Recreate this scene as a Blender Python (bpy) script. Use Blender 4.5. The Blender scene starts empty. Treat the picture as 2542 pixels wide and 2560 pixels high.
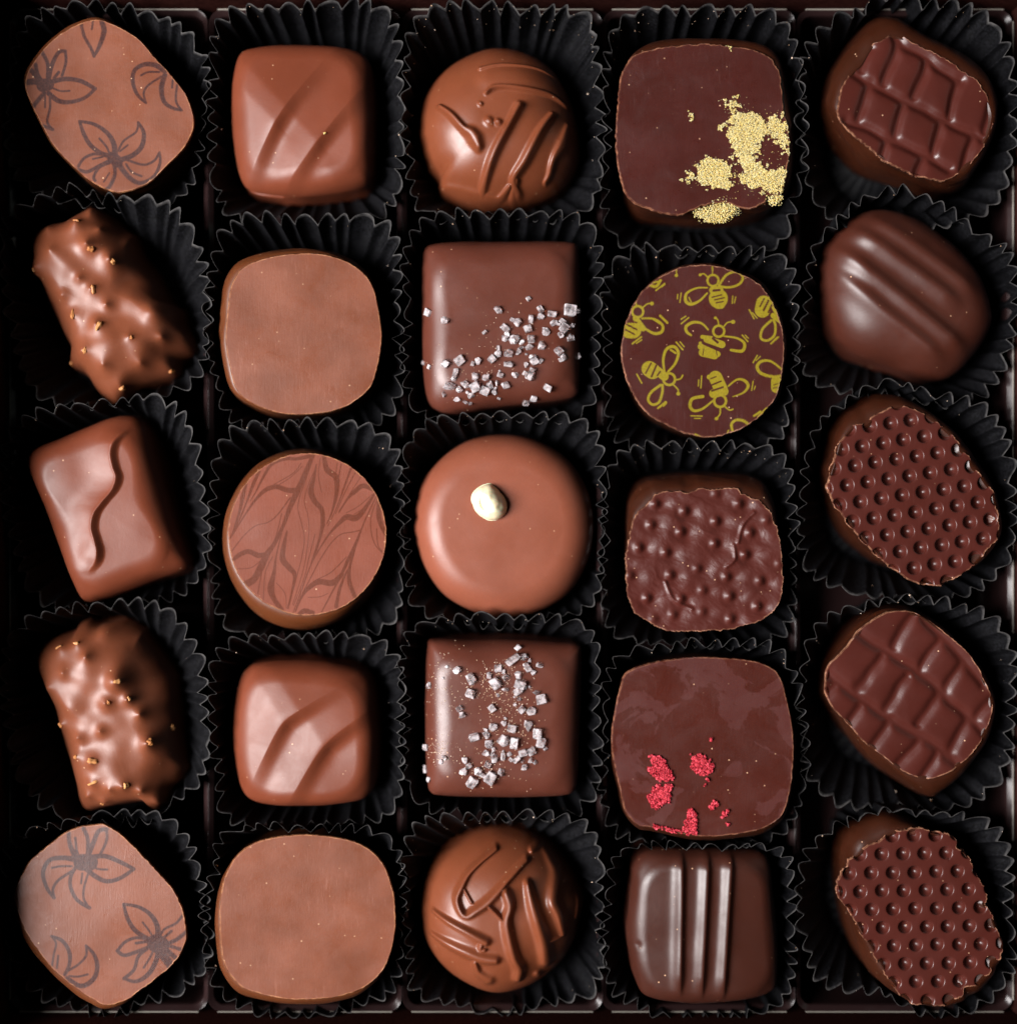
import bpy, bmesh, math, random
import numpy as np
from mathutils import Vector
from mathutils.bvhtree import BVHTree

random.seed(7)
RNG = np.random.default_rng(7)
SC = bpy.context.scene
COL = SC.collection

# ---------------------------------------------------------------- scale, camera, light
S = 7.5e-5                 # metres per unit; one unit is one pixel of the photograph at the height of the chocolates' tops
ZC, ZR = 3500.0, 180.0     # camera height and the height of the tops, above the tray floor
CX, CY = 1271.0, 1280.0

cam = bpy.data.cameras.new("camera")
cam_o = bpy.data.objects.new("camera", cam)
COL.objects.link(cam_o)
cam_o.location = (0, 0, ZC * S)
cam.sensor_fit = 'VERTICAL'
cam.sensor_height = 36.0
cam.lens = 36.0 * (ZC - ZR) / 2560.0
cam.clip_start = 0.005
cam.clip_end = 20.0
cam.dof.use_dof = True
cam.dof.focus_distance = (ZC - ZR + 6) * S
cam.dof.aperture_fstop = 1.9
cam.dof.aperture_blades = 8
SC.camera = cam_o

W = bpy.data.worlds.new("World")
SC.world = W
W.use_nodes = True
W.node_tree.nodes["Background"].inputs["Color"].default_value = (0.75, 0.85, 1.0, 1)
W.node_tree.nodes["Background"].inputs["Strength"].default_value = 0.007

def area_lamp(name, loc, target, sx, sy, watts, color):
    l = bpy.data.lights.new(name, 'AREA')
    l.shape = 'RECTANGLE'
    l.size, l.size_y = sx * S, sy * S
    l.energy = watts
    l.color = color
    o = bpy.data.objects.new(name, l)
    COL.objects.link(o)
    o.location = Vector(loc) * S
    o.rotation_euler = (Vector(target) * S - o.location).to_track_quat('-Z', 'Y').to_euler()
    return o

area_lamp("softbox_lamp", (-6900, -1100, 7070), (0, 0, 100), 4700, 5900, 18.5, (1.0, 0.965, 0.96))
area_lamp("reflector_lamp", (5800, 2600, 3800), (0, 0, 100), 3200, 3200, 0.07, (0.92, 1.0, 0.92))

SC.view_settings.view_transform = 'Standard'
SC.view_settings.look = 'None'
SC.view_settings.exposure = 0.0
SC.view_settings.gamma = 1.0
SC.view_settings.use_curve_mapping = False
SC.render.engine = 'CYCLES'
SC.cycles.use_denoising = True
SC.cycles.max_bounces = 8
SC.cycles.sample_clamp_indirect = 4.0

# ---------------------------------------------------------------- geometry helpers
def unproj(p, z):
    """photo pixel(s) -> scene units on the plane at height z"""
    p = np.asarray(p, float)
    k = (ZC - z) / (ZC - ZR)
    return np.stack([(p[..., 0] - CX) * k, (CY - p[..., 1]) * k], -1)

def proj(x, y, z):
    k = (ZC - ZR) / (ZC - z)
    return np.stack([x * k + CX, CY - y * k], -1)

def K(x0, y0, s):
    return lambda pts: np.asarray(pts, float) * s + np.array([x0, y0])

def catmull(pts, closed=True, n=16):
    p = np.asarray(pts, float)
    m = len(p)
    out = []
    t = np.linspace(0, 1, n, endpoint=False)[:, None]
    segs = m if closed else m - 1
    for i in range(segs):
        if closed:
            a, b, c, d = p[(i - 1) % m], p[i], p[(i + 1) % m], p[(i + 2) % m]
        else:
            a, b, c, d = p[max(i - 1, 0)], p[i], p[i + 1], p[min(i + 2, m - 1)]
        out.append(0.5 * ((2 * b) + (-a + c) * t + (2 * a - 5 * b + 4 * c - d) * t ** 2 + (-a + 3 * b - 3 * c + d) * t ** 3))
    if not closed:
        out.append(p[-1:])
    return np.concatenate(out)

def centroid(p):
    x, y = p[:, 0], p[:, 1]
    x2, y2 = np.roll(x, -1), np.roll(y, -1)
    cr = x * y2 - x2 * y
    a = cr.sum() / 2
    return np.array([((x + x2) * cr).sum(), ((y + y2) * cr).sum()]) / (6 * a)

def polar(curve, c, th):
    d = curve - c
    a = np.arctan2(d[:, 1], d[:, 0])
    r = np.hypot(d[:, 0], d[:, 1])
    o = np.argsort(a)
    a, r = a[o], r[o]
    a = np.concatenate([a - 2 * np.pi, a, a + 2 * np.pi])
    r = np.concatenate([r, r, r])
    thw = (th + np.pi) % (2 * np.pi) - np.pi
    return np.interp(thw, a, r)

def hash2(ix, iy, seed):
    v = np.sin(ix * 127.1 + iy * 311.7 + seed * 74.7) * 43758.5453
    return v - np.floor(v)

def vnoise(x, y, seed=0):
    ix, iy = np.floor(x), np.floor(y)
    fx, fy = x - ix, y - iy
    fx, fy = fx * fx * (3 - 2 * fx), fy * fy * (3 - 2 * fy)
    a = hash2(ix, iy, seed) * (1 - fx) + hash2(ix + 1, iy, seed) * fx
    b = hash2(ix, iy + 1, seed) * (1 - fx) + hash2(ix + 1, iy + 1, seed) * fx
    return (a * (1 - fy) + b * fy) * 2 - 1

def fbm(x, y, seed=0, o=3):
    t, a = 0.0, 1.0
    for i in range(o):
        t = t + a * vnoise(x, y, seed + i * 13)
        x, y, a = x * 2.03, y * 2.03, a * 0.5
    return t

def sstep(e0, e1, x):
    t = np.clip((x - e0) / (e1 - e0), 0, 1)
    return t * t * (3 - 2 * t)

def stroke_fields(P, pts, w, n=7, smooth=True):
    """distance to a stroke and its half width at the nearest point, for points P (N,2), all in photo pixels"""
    pts = np.asarray(pts, float)
    w = np.full(len(pts), float(w)) if np.isscalar(w) else np.asarray(w, float)
    if len(w) != len(pts):
        w = np.interp(np.linspace(0, 1, len(pts)), np.linspace(0, 1, len(w)), w)
    if smooth and len(pts) > 2:
        q = catmull(pts, False, n)
        w = np.interp(np.linspace(0, 1, len(q)), np.linspace(0, 1, len(pts)), w)
        pts = q
    best = np.full(len(P), 1e9)
    bd = np.full(len(P), 1e9)
    bw = np.ones(len(P))
    lo, hi = pts.min(0) - 3 * w.max() - 12, pts.max(0) + 3 * w.max() + 12
    idx = np.where((P[:, 0] > lo[0]) & (P[:, 0] < hi[0]) & (P[:, 1] > lo[1]) & (P[:, 1] < hi[1]))[0]
    Q = P[idx]
    b_, d_, w_ = best[idx], bd[idx], bw[idx]
    for i in range(len(pts) - 1):
        a, b = pts[i], pts[i + 1]
        ab = b - a
        L = ab @ ab + 1e-9
        t = np.clip(((Q - a) @ ab) / L, 0, 1)
        d = np.hypot(*(Q - a - t[:, None] * ab).T)
        ww = (w[i] * (1 - t) + w[i + 1] * t) / 2
        k = d / ww
        m = k < b_
        b_[m], d_[m], w_[m] = k[m], d[m], ww[m]
    best[idx], bd[idx], bw[idx] = b_, d_, w_
    return bd, bw

def paint(P, strokes, aa=1.0):
    m = np.zeros(len(P))
    for pts, w in strokes:
        d, hw = stroke_fields(P, pts, w)
        m = np.maximum(m, 1 - sstep(-aa, aa, d - hw))
    return m

def inside(P, poly):
    x, y = P[:, 0], P[:, 1]
    r = np.zeros(len(P), bool)
    n = len(poly)
    j = n - 1
    for i in range(n):
        xi, yi = poly[i]
        xj, yj = poly[j]
        c = ((yi > y) != (yj > y)) & (x < (xj - xi) * (y - yi) / (yj - yi + 1e-12) + xi)
        r ^= c
        j = i
    return r

def raw_mesh(name, co, faces_q, faces_t=None, attr=None, smooth=True):
    """co in scene units, faces_q (n,4), faces_t (m,3)"""
    me = bpy.data.meshes.new(name)
    nv = len(co)
    me.vertices.add(nv)
    me.vertices.foreach_set("co", (np.asarray(co, float) * S).astype(np.float32).ravel())
    fq = np.asarray(faces_q, int).reshape(-1, 4)
    ft = np.asarray(faces_t if faces_t is not None else [], int).reshape(-1, 3)
    loops = np.concatenate([fq.ravel(), ft.ravel()])
    starts = np.concatenate([np.arange(len(fq)) * 4, len(fq) * 4 + np.arange(len(ft)) * 3])
    me.loops.add(len(loops))
    me.loops.foreach_set("vertex_index", loops.astype(np.int32))
    me.polygons.add(len(starts))
    me.polygons.foreach_set("loop_start", starts.astype(np.int32))
    me.polygons.foreach_set("use_smooth", np.full(len(starts), smooth))
    me.update(calc_edges=True)
    if attr is not None:
        for k, v in attr.items():
            a = me.attributes.new(k, 'FLOAT', 'POINT')
            a.data.foreach_set("value", np.asarray(v, np.float32))
    return me

def ring_faces(nr, nt, start=0, flip=False):
    i = np.arange(nr - 1)[:, None]
    j = np.arange(nt)[None, :]
    a = start + i * nt + j
    b = start + i * nt + (j + 1) % nt
    c = start + (i + 1) * nt + (j + 1) % nt
    d = start + (i + 1) * nt + j
    q = np.stack([a, b, c, d], -1).reshape(-1, 4)
    return q[:, ::-1] if flip else q

def fan(center, start, nt, flip=False):
    j = np.arange(nt)
    t = np.stack([np.full(nt, center), start + j, start + (j + 1) % nt], -1)
    return t[:, ::-1] if flip else t

def link(name, me, mat=None, parent=None, loc=(0, 0, 0)):
    o = bpy.data.objects.new(name, me)
    COL.objects.link(o)
    o.location = Vector(loc) * S
    if parent is not None:
        o.parent = parent
    if mat is not None:
        me.materials.append(mat)
    return o

def thing(name, label, cat, loc=(0, 0, 0), group=None):
    o = bpy.data.objects.new(name, None)
    o.empty_display_size = 0.01
    COL.objects.link(o)
    o.location = Vector(loc) * S
    return tag(o, label, cat, group)

def tag(o, label, cat, group=None, kind=None):
    o["label"] = label
    o["category"] = cat
    if group:
        o["group"] = group
    if kind:
        o["kind"] = kind
    return o

SURF = {}        # thing name -> (BVHTree in scene units, absolute)
def surf_from(key, co, fq, ft=None):
    polys = [tuple(f) for f in fq] + ([tuple(f) for f in ft] if ft is not None else [])
    SURF[key] = BVHTree.FromPolygons([tuple(v) for v in co], polys)

def hit(key, px, toward=None):
    """where the camera ray through a photo pixel meets a thing's surface (scene units); nudged inward if it misses"""
    px = np.array(px, float)
    o = Vector((0, 0, ZC))
    for k in range(12):
        g = unproj(px, 0)
        d = (Vector((g[0], g[1], 0)) - o).normalized()
        h = SURF[key].ray_cast(o, d)
        if h[0] is not None:
            return h[0], h[1]
        if toward is None:
            return None, None
        px = px + (np.array(toward) - px) * 0.04
    return None, None

# ---------------------------------------------------------------- materials
class NT:
    def __init__(self, name):
        self.m = bpy.data.materials.new(name)
        self.m.use_nodes = True
        self.t = self.m.node_tree
        self.b = self.t.nodes["Principled BSDF"]
        self.co = None

    def n(self, kind, **inp):
        nd = self.t.nodes.new(kind)
        for k, v in inp.items():
            key = k.replace("_", " ")
            if key in nd.inputs:
                self.put(nd.inputs[key], v)
            else:
                setattr(nd, k, v)
        return nd

    def put(self, sock, v):
        if isinstance(v, bpy.types.NodeSocket):
            self.t.links.new(v, sock)
        elif isinstance(v, (tuple, list)) and len(v) == 3 and sock.type == 'RGBA':
            sock.default_value = (*v, 1)
        else:
            sock.default_value = v

    def coords(self):
        if self.co is None:
            tc = self.n("ShaderNodeTexCoord")
            oi = self.n("ShaderNodeObjectInfo")
            mul = self.n("ShaderNodeMath", operation='MULTIPLY')
            self.put(mul.inputs[0], oi.outputs["Random"])
            mul.inputs[1].default_value = 0.37
            add = self.n("ShaderNodeVectorMath", operation='ADD')
            self.put(add.inputs[0], tc.outputs["Object"])
            self.put(add.inputs[1], mul.outputs[0])
            self.co = add.outputs[0]
        return self.co

    def noise(self, size, detail=3.0, rough=0.55, stretch=None, dist=0.0, rot=0.0):
        c = self.coords()
        if stretch:
            mp = self.n("ShaderNodeMapping")
            self.put(mp.inputs["Vector"], c)
            mp.inputs["Scale"].default_value = stretch
            mp.inputs["Rotation"].default_value = (0, 0, rot)
            c = mp.outputs[0]
        nd = self.n("ShaderNodeTexNoise")
        self.put(nd.inputs["Vector"], c)
        nd.inputs["Scale"].default_value = 1.0 / (size * S)
        nd.inputs["Detail"].default_value = detail
        nd.inputs["Roughness"].default_value = rough
        nd.inputs["Distortion"].default_value = dist
        return nd.outputs["Fac"]

    def ramp(self, fac, a, b, va=0.0, vb=1.0):
        r = self.n("ShaderNodeMapRange")
        self.put(r.inputs["Value"], fac)
        for k, v in zip(("From Min", "From Max", "To Min", "To Max"), (a, b, va, vb)):
            self.put(r.inputs[k], v)
        return r.outputs[0]

    def math(self, op, a, b=0.0):
        m = self.n("ShaderNodeMath", operation=op)
        self.put(m.inputs[0], a)
        self.put(m.inputs[1], b)
        return m.outputs[0]

    def mix(self, fac, a, b):
        m = self.n("ShaderNodeMix", data_type='RGBA')
        self.put(m.inputs[0], fac)
        self.put(m.inputs[6], a)
        self.put(m.inputs[7], b)
        return m.outputs[2]

    def attr(self, name):
        a = self.n("ShaderNodeAttribute")
        a.attribute_name = name
        return a.outputs["Fac"]

    def bump(self, h, strength, dist, prev=None):
        b = self.n("ShaderNodeBump")
        self.put(b.inputs["Height"], h)
        b.inputs["Strength"].default_value = strength
        b.inputs["Distance"].default_value = dist * S
        if prev is not None:
            self.put(b.inputs["Normal"], prev)
        return b.outputs[0]

def chocolate(name, col, rough=0.4, ink=None, ink_amt=0.85, scuff=0.0, blotch=None, scratch=0.0, specks=0.75,
              brush=0.0, grain=0.5, sss=0.12, lump=0.25, spec=0.5, edge=None, vary=0.10):
    N = NT(name)
    big = N.noise(130, 4)
    c1 = tuple(min(1, x * (1 + vary * .8)) for x in col)
    c0 = (col[0] * (1 - vary * .8), col[1] * (1 - vary * 1.1), col[2] * (1 - vary * 1.5))
    c = N.mix(N.ramp(big, 0.35, 0.65), c0, c1)
    fine = N.noise(7, 3)
    c = N.mix(N.ramp(fine, 0.3, 0.7, 0, 0.22), c, tuple(x * 0.78 for x in col))
    if blotch:
        bl = N.ramp(N.noise(150, 5, 0.6, dist=1.2), 0.50, 0.53)
        c = N.mix(N.math('MULTIPLY', bl, 0.75), c, blotch)
    if scratch > 0:
        st = N.ramp(N.noise(60, 4, 0.7, stretch=(9, 1.0, 1), rot=0.25), 0.56, 0.66)
        zone = N.ramp(N.noise(170, 2), 0.5, 0.6)
        c = N.mix(N.math('MULTIPLY', N.math('MULTIPLY', st, zone), scratch), c, tuple(min(1, x * 1.5 + 0.04) for x in col))
    if ink:
        m = N.math('MULTIPLY', N.attr("print_mask"), N.ramp(N.noise(5, 2), 0.25, 0.6, ink_amt * 0.72, ink_amt))
        c = N.mix(m, c, ink)
    if edge:
        e = N.math('MULTIPLY', N.attr("rim_mask"), N.ramp(N.noise(16, 3), 0.40, 0.62, 0.15, 1.0))
        c = N.mix(e, c, edge)
    if specks > 0:
        v = N.n("ShaderNodeTexVoronoi", Scale=1.0 / (22 * S))
        N.put(v.inputs["Vector"], N.coords())
        d = N.ramp(v.outputs["Distance"], 0.055, 0.10, 1.0, 0.0)
        sel = N.n("ShaderNodeSeparateColor")
        N.put(sel.inputs[0], v.outputs["Color"])
        on = N.ramp(sel.outputs[0], 1 - 0.55 * specks, 1 - 0.55 * specks + 0.01)
        clump = N.ramp(N.noise(120, 2), 0.42, 0.6)
        c = N.mix(N.math('MULTIPLY', N.math('MULTIPLY', d, on), clump), c, (0.55, 0.33, 0.20))
    N.put(N.b.inputs["Base Color"], c)
    dr = 0.13 if brush > 0 else 0.05
    N.put(N.b.inputs["Roughness"], N.ramp(N.noise(70, 5, 0.65, dist=0.6), 0.32, 0.68, rough - dr, rough + dr))
    N.b.inputs["Specular IOR Level"].default_value = spec
    N.b.inputs["IOR"].default_value = 1.46
    N.b.inputs["Subsurface Weight"].default_value = sss
    N.b.inputs["Subsurface Radius"].default_value = (1.0, 0.38, 0.16)
    N.b.inputs["Subsurface Scale"].default_value = 16 * S
    nb = N.bump(N.noise(45, 3), lump, 1.6)
    nb = N.bump(N.noise(4.5, 3, 0.6), grain, 0.35, nb)
    if brush > 0:
        nb = N.bump(N.noise(26, 4, 0.7, stretch=(11, 0.8, 1), rot=0.3, dist=0.4), brush, 1.1, nb)
        nb = N.bump(N.noise(16, 4, 0.75), brush * 0.7, 0.9, nb)
    N.put(N.b.inputs["Normal"], nb)
    return N.m

MILK = (0.135, 0.033, 0.0150)
MILK_FLAT = (0.150, 0.0495, 0.0268)
DARK = (0.040, 0.0110, 0.0066)
DARK_FLAT = (0.048, 0.0118, 0.0095)
M_milk = chocolate("milk_chocolate", MILK, 0.42, spec=0.34)
M_milk_shaded_side = chocolate("milk_chocolate_shaded_side", (0.092, 0.0255, 0.0075), 0.42, sss=0.2)  # shade on the milk bodies' sides is put into this darker colour
M_milk_flat = chocolate("milk_chocolate_flat", MILK_FLAT, 0.40, scratch=0.28, lump=0.3, edge=(0.34, 0.15, 0.07), spec=0.24, vary=0.2, brush=0.26)
M_truffle = chocolate("truffle_chocolate", (0.148, 0.040, 0.0165), 0.36)
M_milk_disc = chocolate("milk_chocolate_disc", (0.194, 0.057, 0.031), 0.40, lump=0.2, spec=0.4)
M_flower = chocolate("flower_transfer", MILK_FLAT, 0.40, ink=(0.036, 0.0135, 0.012), ink_amt=1.0, lump=0.3, edge=(0.34, 0.15, 0.07), spec=0.28, vary=0.16, brush=0.35)
M_marble = chocolate("marble_transfer", (0.160, 0.046, 0.027), 0.42, ink=(0.078, 0.0175, 0.0065), ink_amt=0.92, lump=0.3, edge=(0.34, 0.15, 0.07), spec=0.16, vary=0.14, brush=0.35)
M_bee = chocolate("bee_transfer", DARK_FLAT, 0.38, ink=(0.235, 0.185, 0.012), ink_amt=0.95, scratch=0.15, lump=0.3, edge=(0.30, 0.14, 0.085), spec=0.25, brush=0.35)
M_dark = chocolate("dark_chocolate", DARK, 0.38, lump=0.25, spec=0.46)
M_dark_satin = chocolate("dark_chocolate_satin", (0.052, 0.0125, 0.0068), 0.43, lump=0.2, spec=0.6)
M_dark_salt = chocolate("dark_chocolate_smooth", (0.088, 0.0245, 0.0150), 0.36, lump=0.2)
M_dark_shaded_side = chocolate("dark_chocolate_shaded_side", (0.034, 0.0082, 0.003), 0.38, sss=0.15)  # base colour lowered to paint in the shade on the dark bodies
M_dark_flat = chocolate("dark_chocolate_flat", DARK_FLAT, 0.38, scratch=0.2, lump=0.4, edge=(0.26, 0.11, 0.06), spec=0.28, vary=0.16, brush=0.35)
M_dark_bloom = chocolate("dark_chocolate_bloom", (0.052, 0.0110, 0.0072), 0.40, scratch=0.12, blotch=(0.072, 0.022, 0.019), lump=0.3, specks=0.7, spec=0.25, vary=0.12, edge=(0.22, 0.09, 0.05), brush=0.35)
M_dark_plate = chocolate("dark_chocolate_plate", (0.058, 0.0122, 0.0086), 0.35, lump=0.3, edge=(0.30, 0.14, 0.08), specks=0.6, sss=0.0, spec=0.45)
M_dark_blister = chocolate("dark_chocolate_blistered", (0.062, 0.0125, 0.0088), 0.43, lump=0.3, edge=(0.30, 0.14, 0.08), specks=0.9, sss=0.0, spec=0.42)
M_nutty = chocolate("milk_chocolate_nutty", (0.160, 0.045, 0.0190), 0.45, lump=0.3)

def plain(name, col, rough=0.5, **kw):
    N = NT(name)
    N.b.inputs["Base Color"].default_value = (*col, 1)
    N.b.inputs["Roughness"].default_value = rough
    for k, v in kw.items():
        N.b.inputs[k.replace("_", " ")].default_value = v
    return N

def salt_material():
    N = plain("salt", (0.88, 0.81, 0.83), 0.15, Transmission_Weight=0.75, IOR=1.38)
    N.put(N.b.inputs["Normal"], N.bump(N.noise(8, 2), 0.35, 1.0))
    N.put(N.b.inputs["Transmission Weight"], N.ramp(N.noise(14, 3), 0.35, 0.65, 0.45, 0.95))
    return N.m
M_salt = salt_material()

def grain_material(name, lo, hi, rough=0.7, sss=0.25):
    N = plain(name, lo, rough)
    N.put(N.b.inputs["Base Color"], N.mix(N.attr("tone"), lo, hi))
    N.b.inputs["Subsurface Weight"].default_value = sss
    N.b.inputs["Subsurface Radius"].default_value = (1, 0.8, 0.5)
    N.b.inputs["Specular IOR Level"].default_value = 0.15
    N.b.inputs["Subsurface Scale"].default_value = 5 * S
    return N.m
M_honey = grain_material("honeycomb", (0.74, 0.52, 0.15), (0.86, 0.76, 0.40), 0.9, 0.6)
M_rasp = grain_material("raspberry", (0.22, 0.004, 0.010), (0.80, 0.085, 0.12))
M_dust = grain_material("crumb", (0.40, 0.24, 0.15), (0.75, 0.58, 0.45))
M_nut = grain_material("nut", (0.26, 0.080, 0.022), (0.58, 0.30, 0.12), 0.35)
Nw = plain("white_chocolate", (0.78, 0.71, 0.47), 0.3, Subsurface_Weight=0.3)
Nw.b.inputs["Subsurface Scale"].default_value = 14 * S
Nw.put(Nw.b.inputs["Normal"], Nw.bump(Nw.noise(14, 3), 0.5, 1.0))
M_white = Nw.m

def paper_material():
    N = plain("black_paper", (0.012, 0.012, 0.014), 0.5)
    f = N.noise(7, 5, 0.8)
    c = N.mix(N.ramp(f, 0.42, 0.75), (0.0010, 0.0010, 0.0012), (0.0095, 0.0095, 0.0120))
    e = N.math('MULTIPLY', N.attr("rim_mask"), N.ramp(N.noise(22, 3, 0.7), 0.35, 0.68, 0.12, 1.0))
    N.put(N.b.inputs["Base Color"], N.mix(e, c, (0.068, 0.064, 0.062)))
    N.b.inputs["Specular IOR Level"].default_value = 0.13
    N.put(N.b.inputs["Roughness"], N.ramp(N.noise(30, 3), 0.3, 0.7, 0.5, 0.7))
    N.put(N.b.inputs["Normal"], N.bump(f, 0.6, 0.9, N.bump(N.noise(28, 3), 0.5, 3)))
    return N.m
M_paper = paper_material()

def tray_material():
    N = plain("black_plastic", (0.018, 0.009, 0.009), 0.24)
    N.put(N.b.inputs["Normal"], N.bump(N.noise(90, 2), 0.12, 3))
    N.b.inputs["Specular IOR Level"].default_value = 0.26
    return N.m
M_tray = tray_material()

def card_material():
    N = plain("brown_card", (0.05, 0.02, 0.016), 0.9, Specular_IOR_Level=0.0)
    N.put(N.b.inputs["Base Color"], N.mix(N.ramp(N.noise(12, 4), 0.35, 0.65), (0.020, 0.0065, 0.0055), (0.030, 0.010, 0.008)))
    N.put(N.b.inputs["Normal"], N.bump(N.noise(5, 3), 0.4, 0.8))
    return N.m
M_card = card_material()

# ---------------------------------------------------------------- builders of chocolates
def enrobed(name, outline, H, er, fn=None, ez=None, zs=95, dome=4.0, nt=320, nr=70, foot=5, lumpy=2.0, seed=1, attr_fn=None, soft=0.0):
    """a coated chocolate: silhouette in photo pixels, rounded shoulder of radius er, top relief fn(pixels)"""
    cur = unproj(catmull(outline, True, 14), zs)
    c = centroid(cur)
    th = np.linspace(0, 2 * np.pi, nt, endpoint=False)
    R = polar(cur, c, th)
    ez = ez or min(er, H - 30)
    dirs = np.stack([np.cos(th), np.sin(th)], -1)
    rings, masks, zs_ = [], [], []
    wn = max(4, nt // 14)
    Rm = np.convolve(np.concatenate([R[-wn:], R, R[:wn]]), np.hanning(2 * wn + 3)[1:-1] / np.hanning(2 * wn + 3)[1:-1].sum(), 'valid')
    R = R * (1 - soft) + Rm * soft
    for k in np.linspace(0, 1, nr + 1)[1:]:
        rings.append((Rm - np.minimum(er, Rm * 0.92)) * k)
        zs_.append(H + dome * (1 - (rings[-1] / R) ** 2))
        masks.append(1.0)
    for a in np.linspace(np.pi / 2, 0, max(26, int(er * .75)))[1:]:
        e = np.minimum(er, Rm * 0.92) * (1 - math.cos(a))
        bl = sstep(0, 0.45, 1 - math.cos(a))
        rings.append(R * (1 - bl) + Rm * bl - e)
        q_ = 1 - math.cos(a)
        zs_.append(H + dome * (1 - (rings[-1] / R) ** 2) - ez * (1 - (1 - (1 - q_) ** 2.1) ** (1 / 2.1)))
        masks.append(math.sin(a) ** 0.6 if a > 0 else 0.0)
    ntop = len(rings)
    for t in (0.3, 0.55, 0.75, 0.9, 1.0):
        z = (H - ez) * (1 - t) + 2
        rings.append(R + foot * sstep(0.45, 0.8, np.full(nt, t)) * (0.6 + 0.5 * vnoise(th * 4, th * 0 + 3, seed)))
        zs_.append(np.full(nt, z))
        masks.append(0.0)
    rings.append(R - 6)
    zs_.append(np.full(nt, 0.0))
    masks.append(0.0)
    co = [np.array([[c[0], c[1], H + dome]])]
    mk = [np.array([1.0])]
    for r, z, m in zip(rings, zs_, masks):
        xy = c + r[:, None] * dirs
        co.append(np.concatenate([xy, z[:, None]], 1))
        mk.append(np.full(nt, m))
    co = np.concatenate(co)
    mk = np.concatenate(mk)
    px = proj(co[:, 0], co[:, 1], np.full(len(co), H))
    if lumpy:
        n = fbm(px[:, 0] / 125, px[:, 1] / 125, seed, 2) * lumpy
        co[:, 2] += n * mk
        side = 1 - mk
        ang = np.arctan2(co[:, 1] - c[1], co[:, 0] - c[0])
        bul = fbm(ang * 3 + seed, co[:, 2] / 60, seed + 5, 2) * lumpy * side
        co[:, 0] += np.cos(ang) * bul
        co[:, 1] += np.sin(ang) * bul
    if fn is not None:
        co[:, 2] += fn(px) * mk
    co[:, 2] = np.maximum(co[:, 2], 0.0)
    bc = len(co)
    co = np.concatenate([co, [[c[0], c[1], 0.0]]])
    nrings = len(rings)
    fq = ring_faces(nrings, nt, 1, True)
    ft = np.concatenate([fan(0, 1, nt), fan(bc, 1 + (nrings - 1) * nt, nt, True)])
    surf_from(name, co, fq, ft)
    co = co + np.array([0, 0, CUP_FLOOR])
    loc = np.array([c[0], c[1], 0])
    at = None
    if attr_fn is not None:
        at = {"print_mask": np.concatenate([attr_fn(px), [0]])}
    return raw_mesh(name, co - loc, fq, ft, at), tuple(loc)

CUP_FLOOR = 6.0

def moulded_body(name, face, body, H, zs=50, nt=280, inset=6, seed=1):
    """the body under a pressed top plate: plate outline at the top, wider body outline below"""
    f = unproj(catmull(face, True, 14), H)
    b = unproj(catmull(body, True, 14), zs)
    cf, cb = centroid(f), centroid(b)
    th = np.linspace(0, 2 * np.pi, nt, endpoint=False)
    Rf, Rb = polar(f, cf, th) - inset, polar(b, cb, th)
    dirs = np.stack([np.cos(th), np.sin(th)], -1)
    F = cf + Rf[:, None] * dirs
    B = cb + Rb[:, None] * dirs
    co = [np.array([[cf[0], cf[1], H - 34]])]
    for k in (0.5, 0.9):
        co.append(np.concatenate([cf + (F - cf) * k, np.full((nt, 1), H - 34)], 1))
    rows = [(0.0, H - 6)]
    for t in np.linspace(0, 1, 22):
        a = t * np.pi / 2
        rows.append((math.sin(a) ** 0.9, zs + (H - 6 - zs) * math.cos(a) ** 0.9))
    rows += [(1.0, zs * 0.6), (1.0, zs * 0.25), (0.98, 2.0)]
    nrings = 2
    for t, z in rows:
        xy = F * (1 - t) + B * t
        w = fbm(th * 2.5 + z / 50, np.full(nt, z / 45), seed, 2) * 3.0 * min(1, t * 1.5)
        xy = xy + dirs * w[:, None]
        co.append(np.concatenate([xy, np.full((nt, 1), z)], 1))
        nrings += 1
    co = np.concatenate(co)
    bc = len(co)
    co = np.concatenate([co, [[cb[0], cb[1], 0.0]]])
    fq = ring_faces(nrings, nt, 1, True)
    ft = np.concatenate([fan(0, 1, nt), fan(bc, 1 + (nrings - 1) * nt, nt, True)])
    co[:, 2] += CUP_FLOOR
    return co, fq, ft, (cb[0], cb[1], 0)

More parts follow.
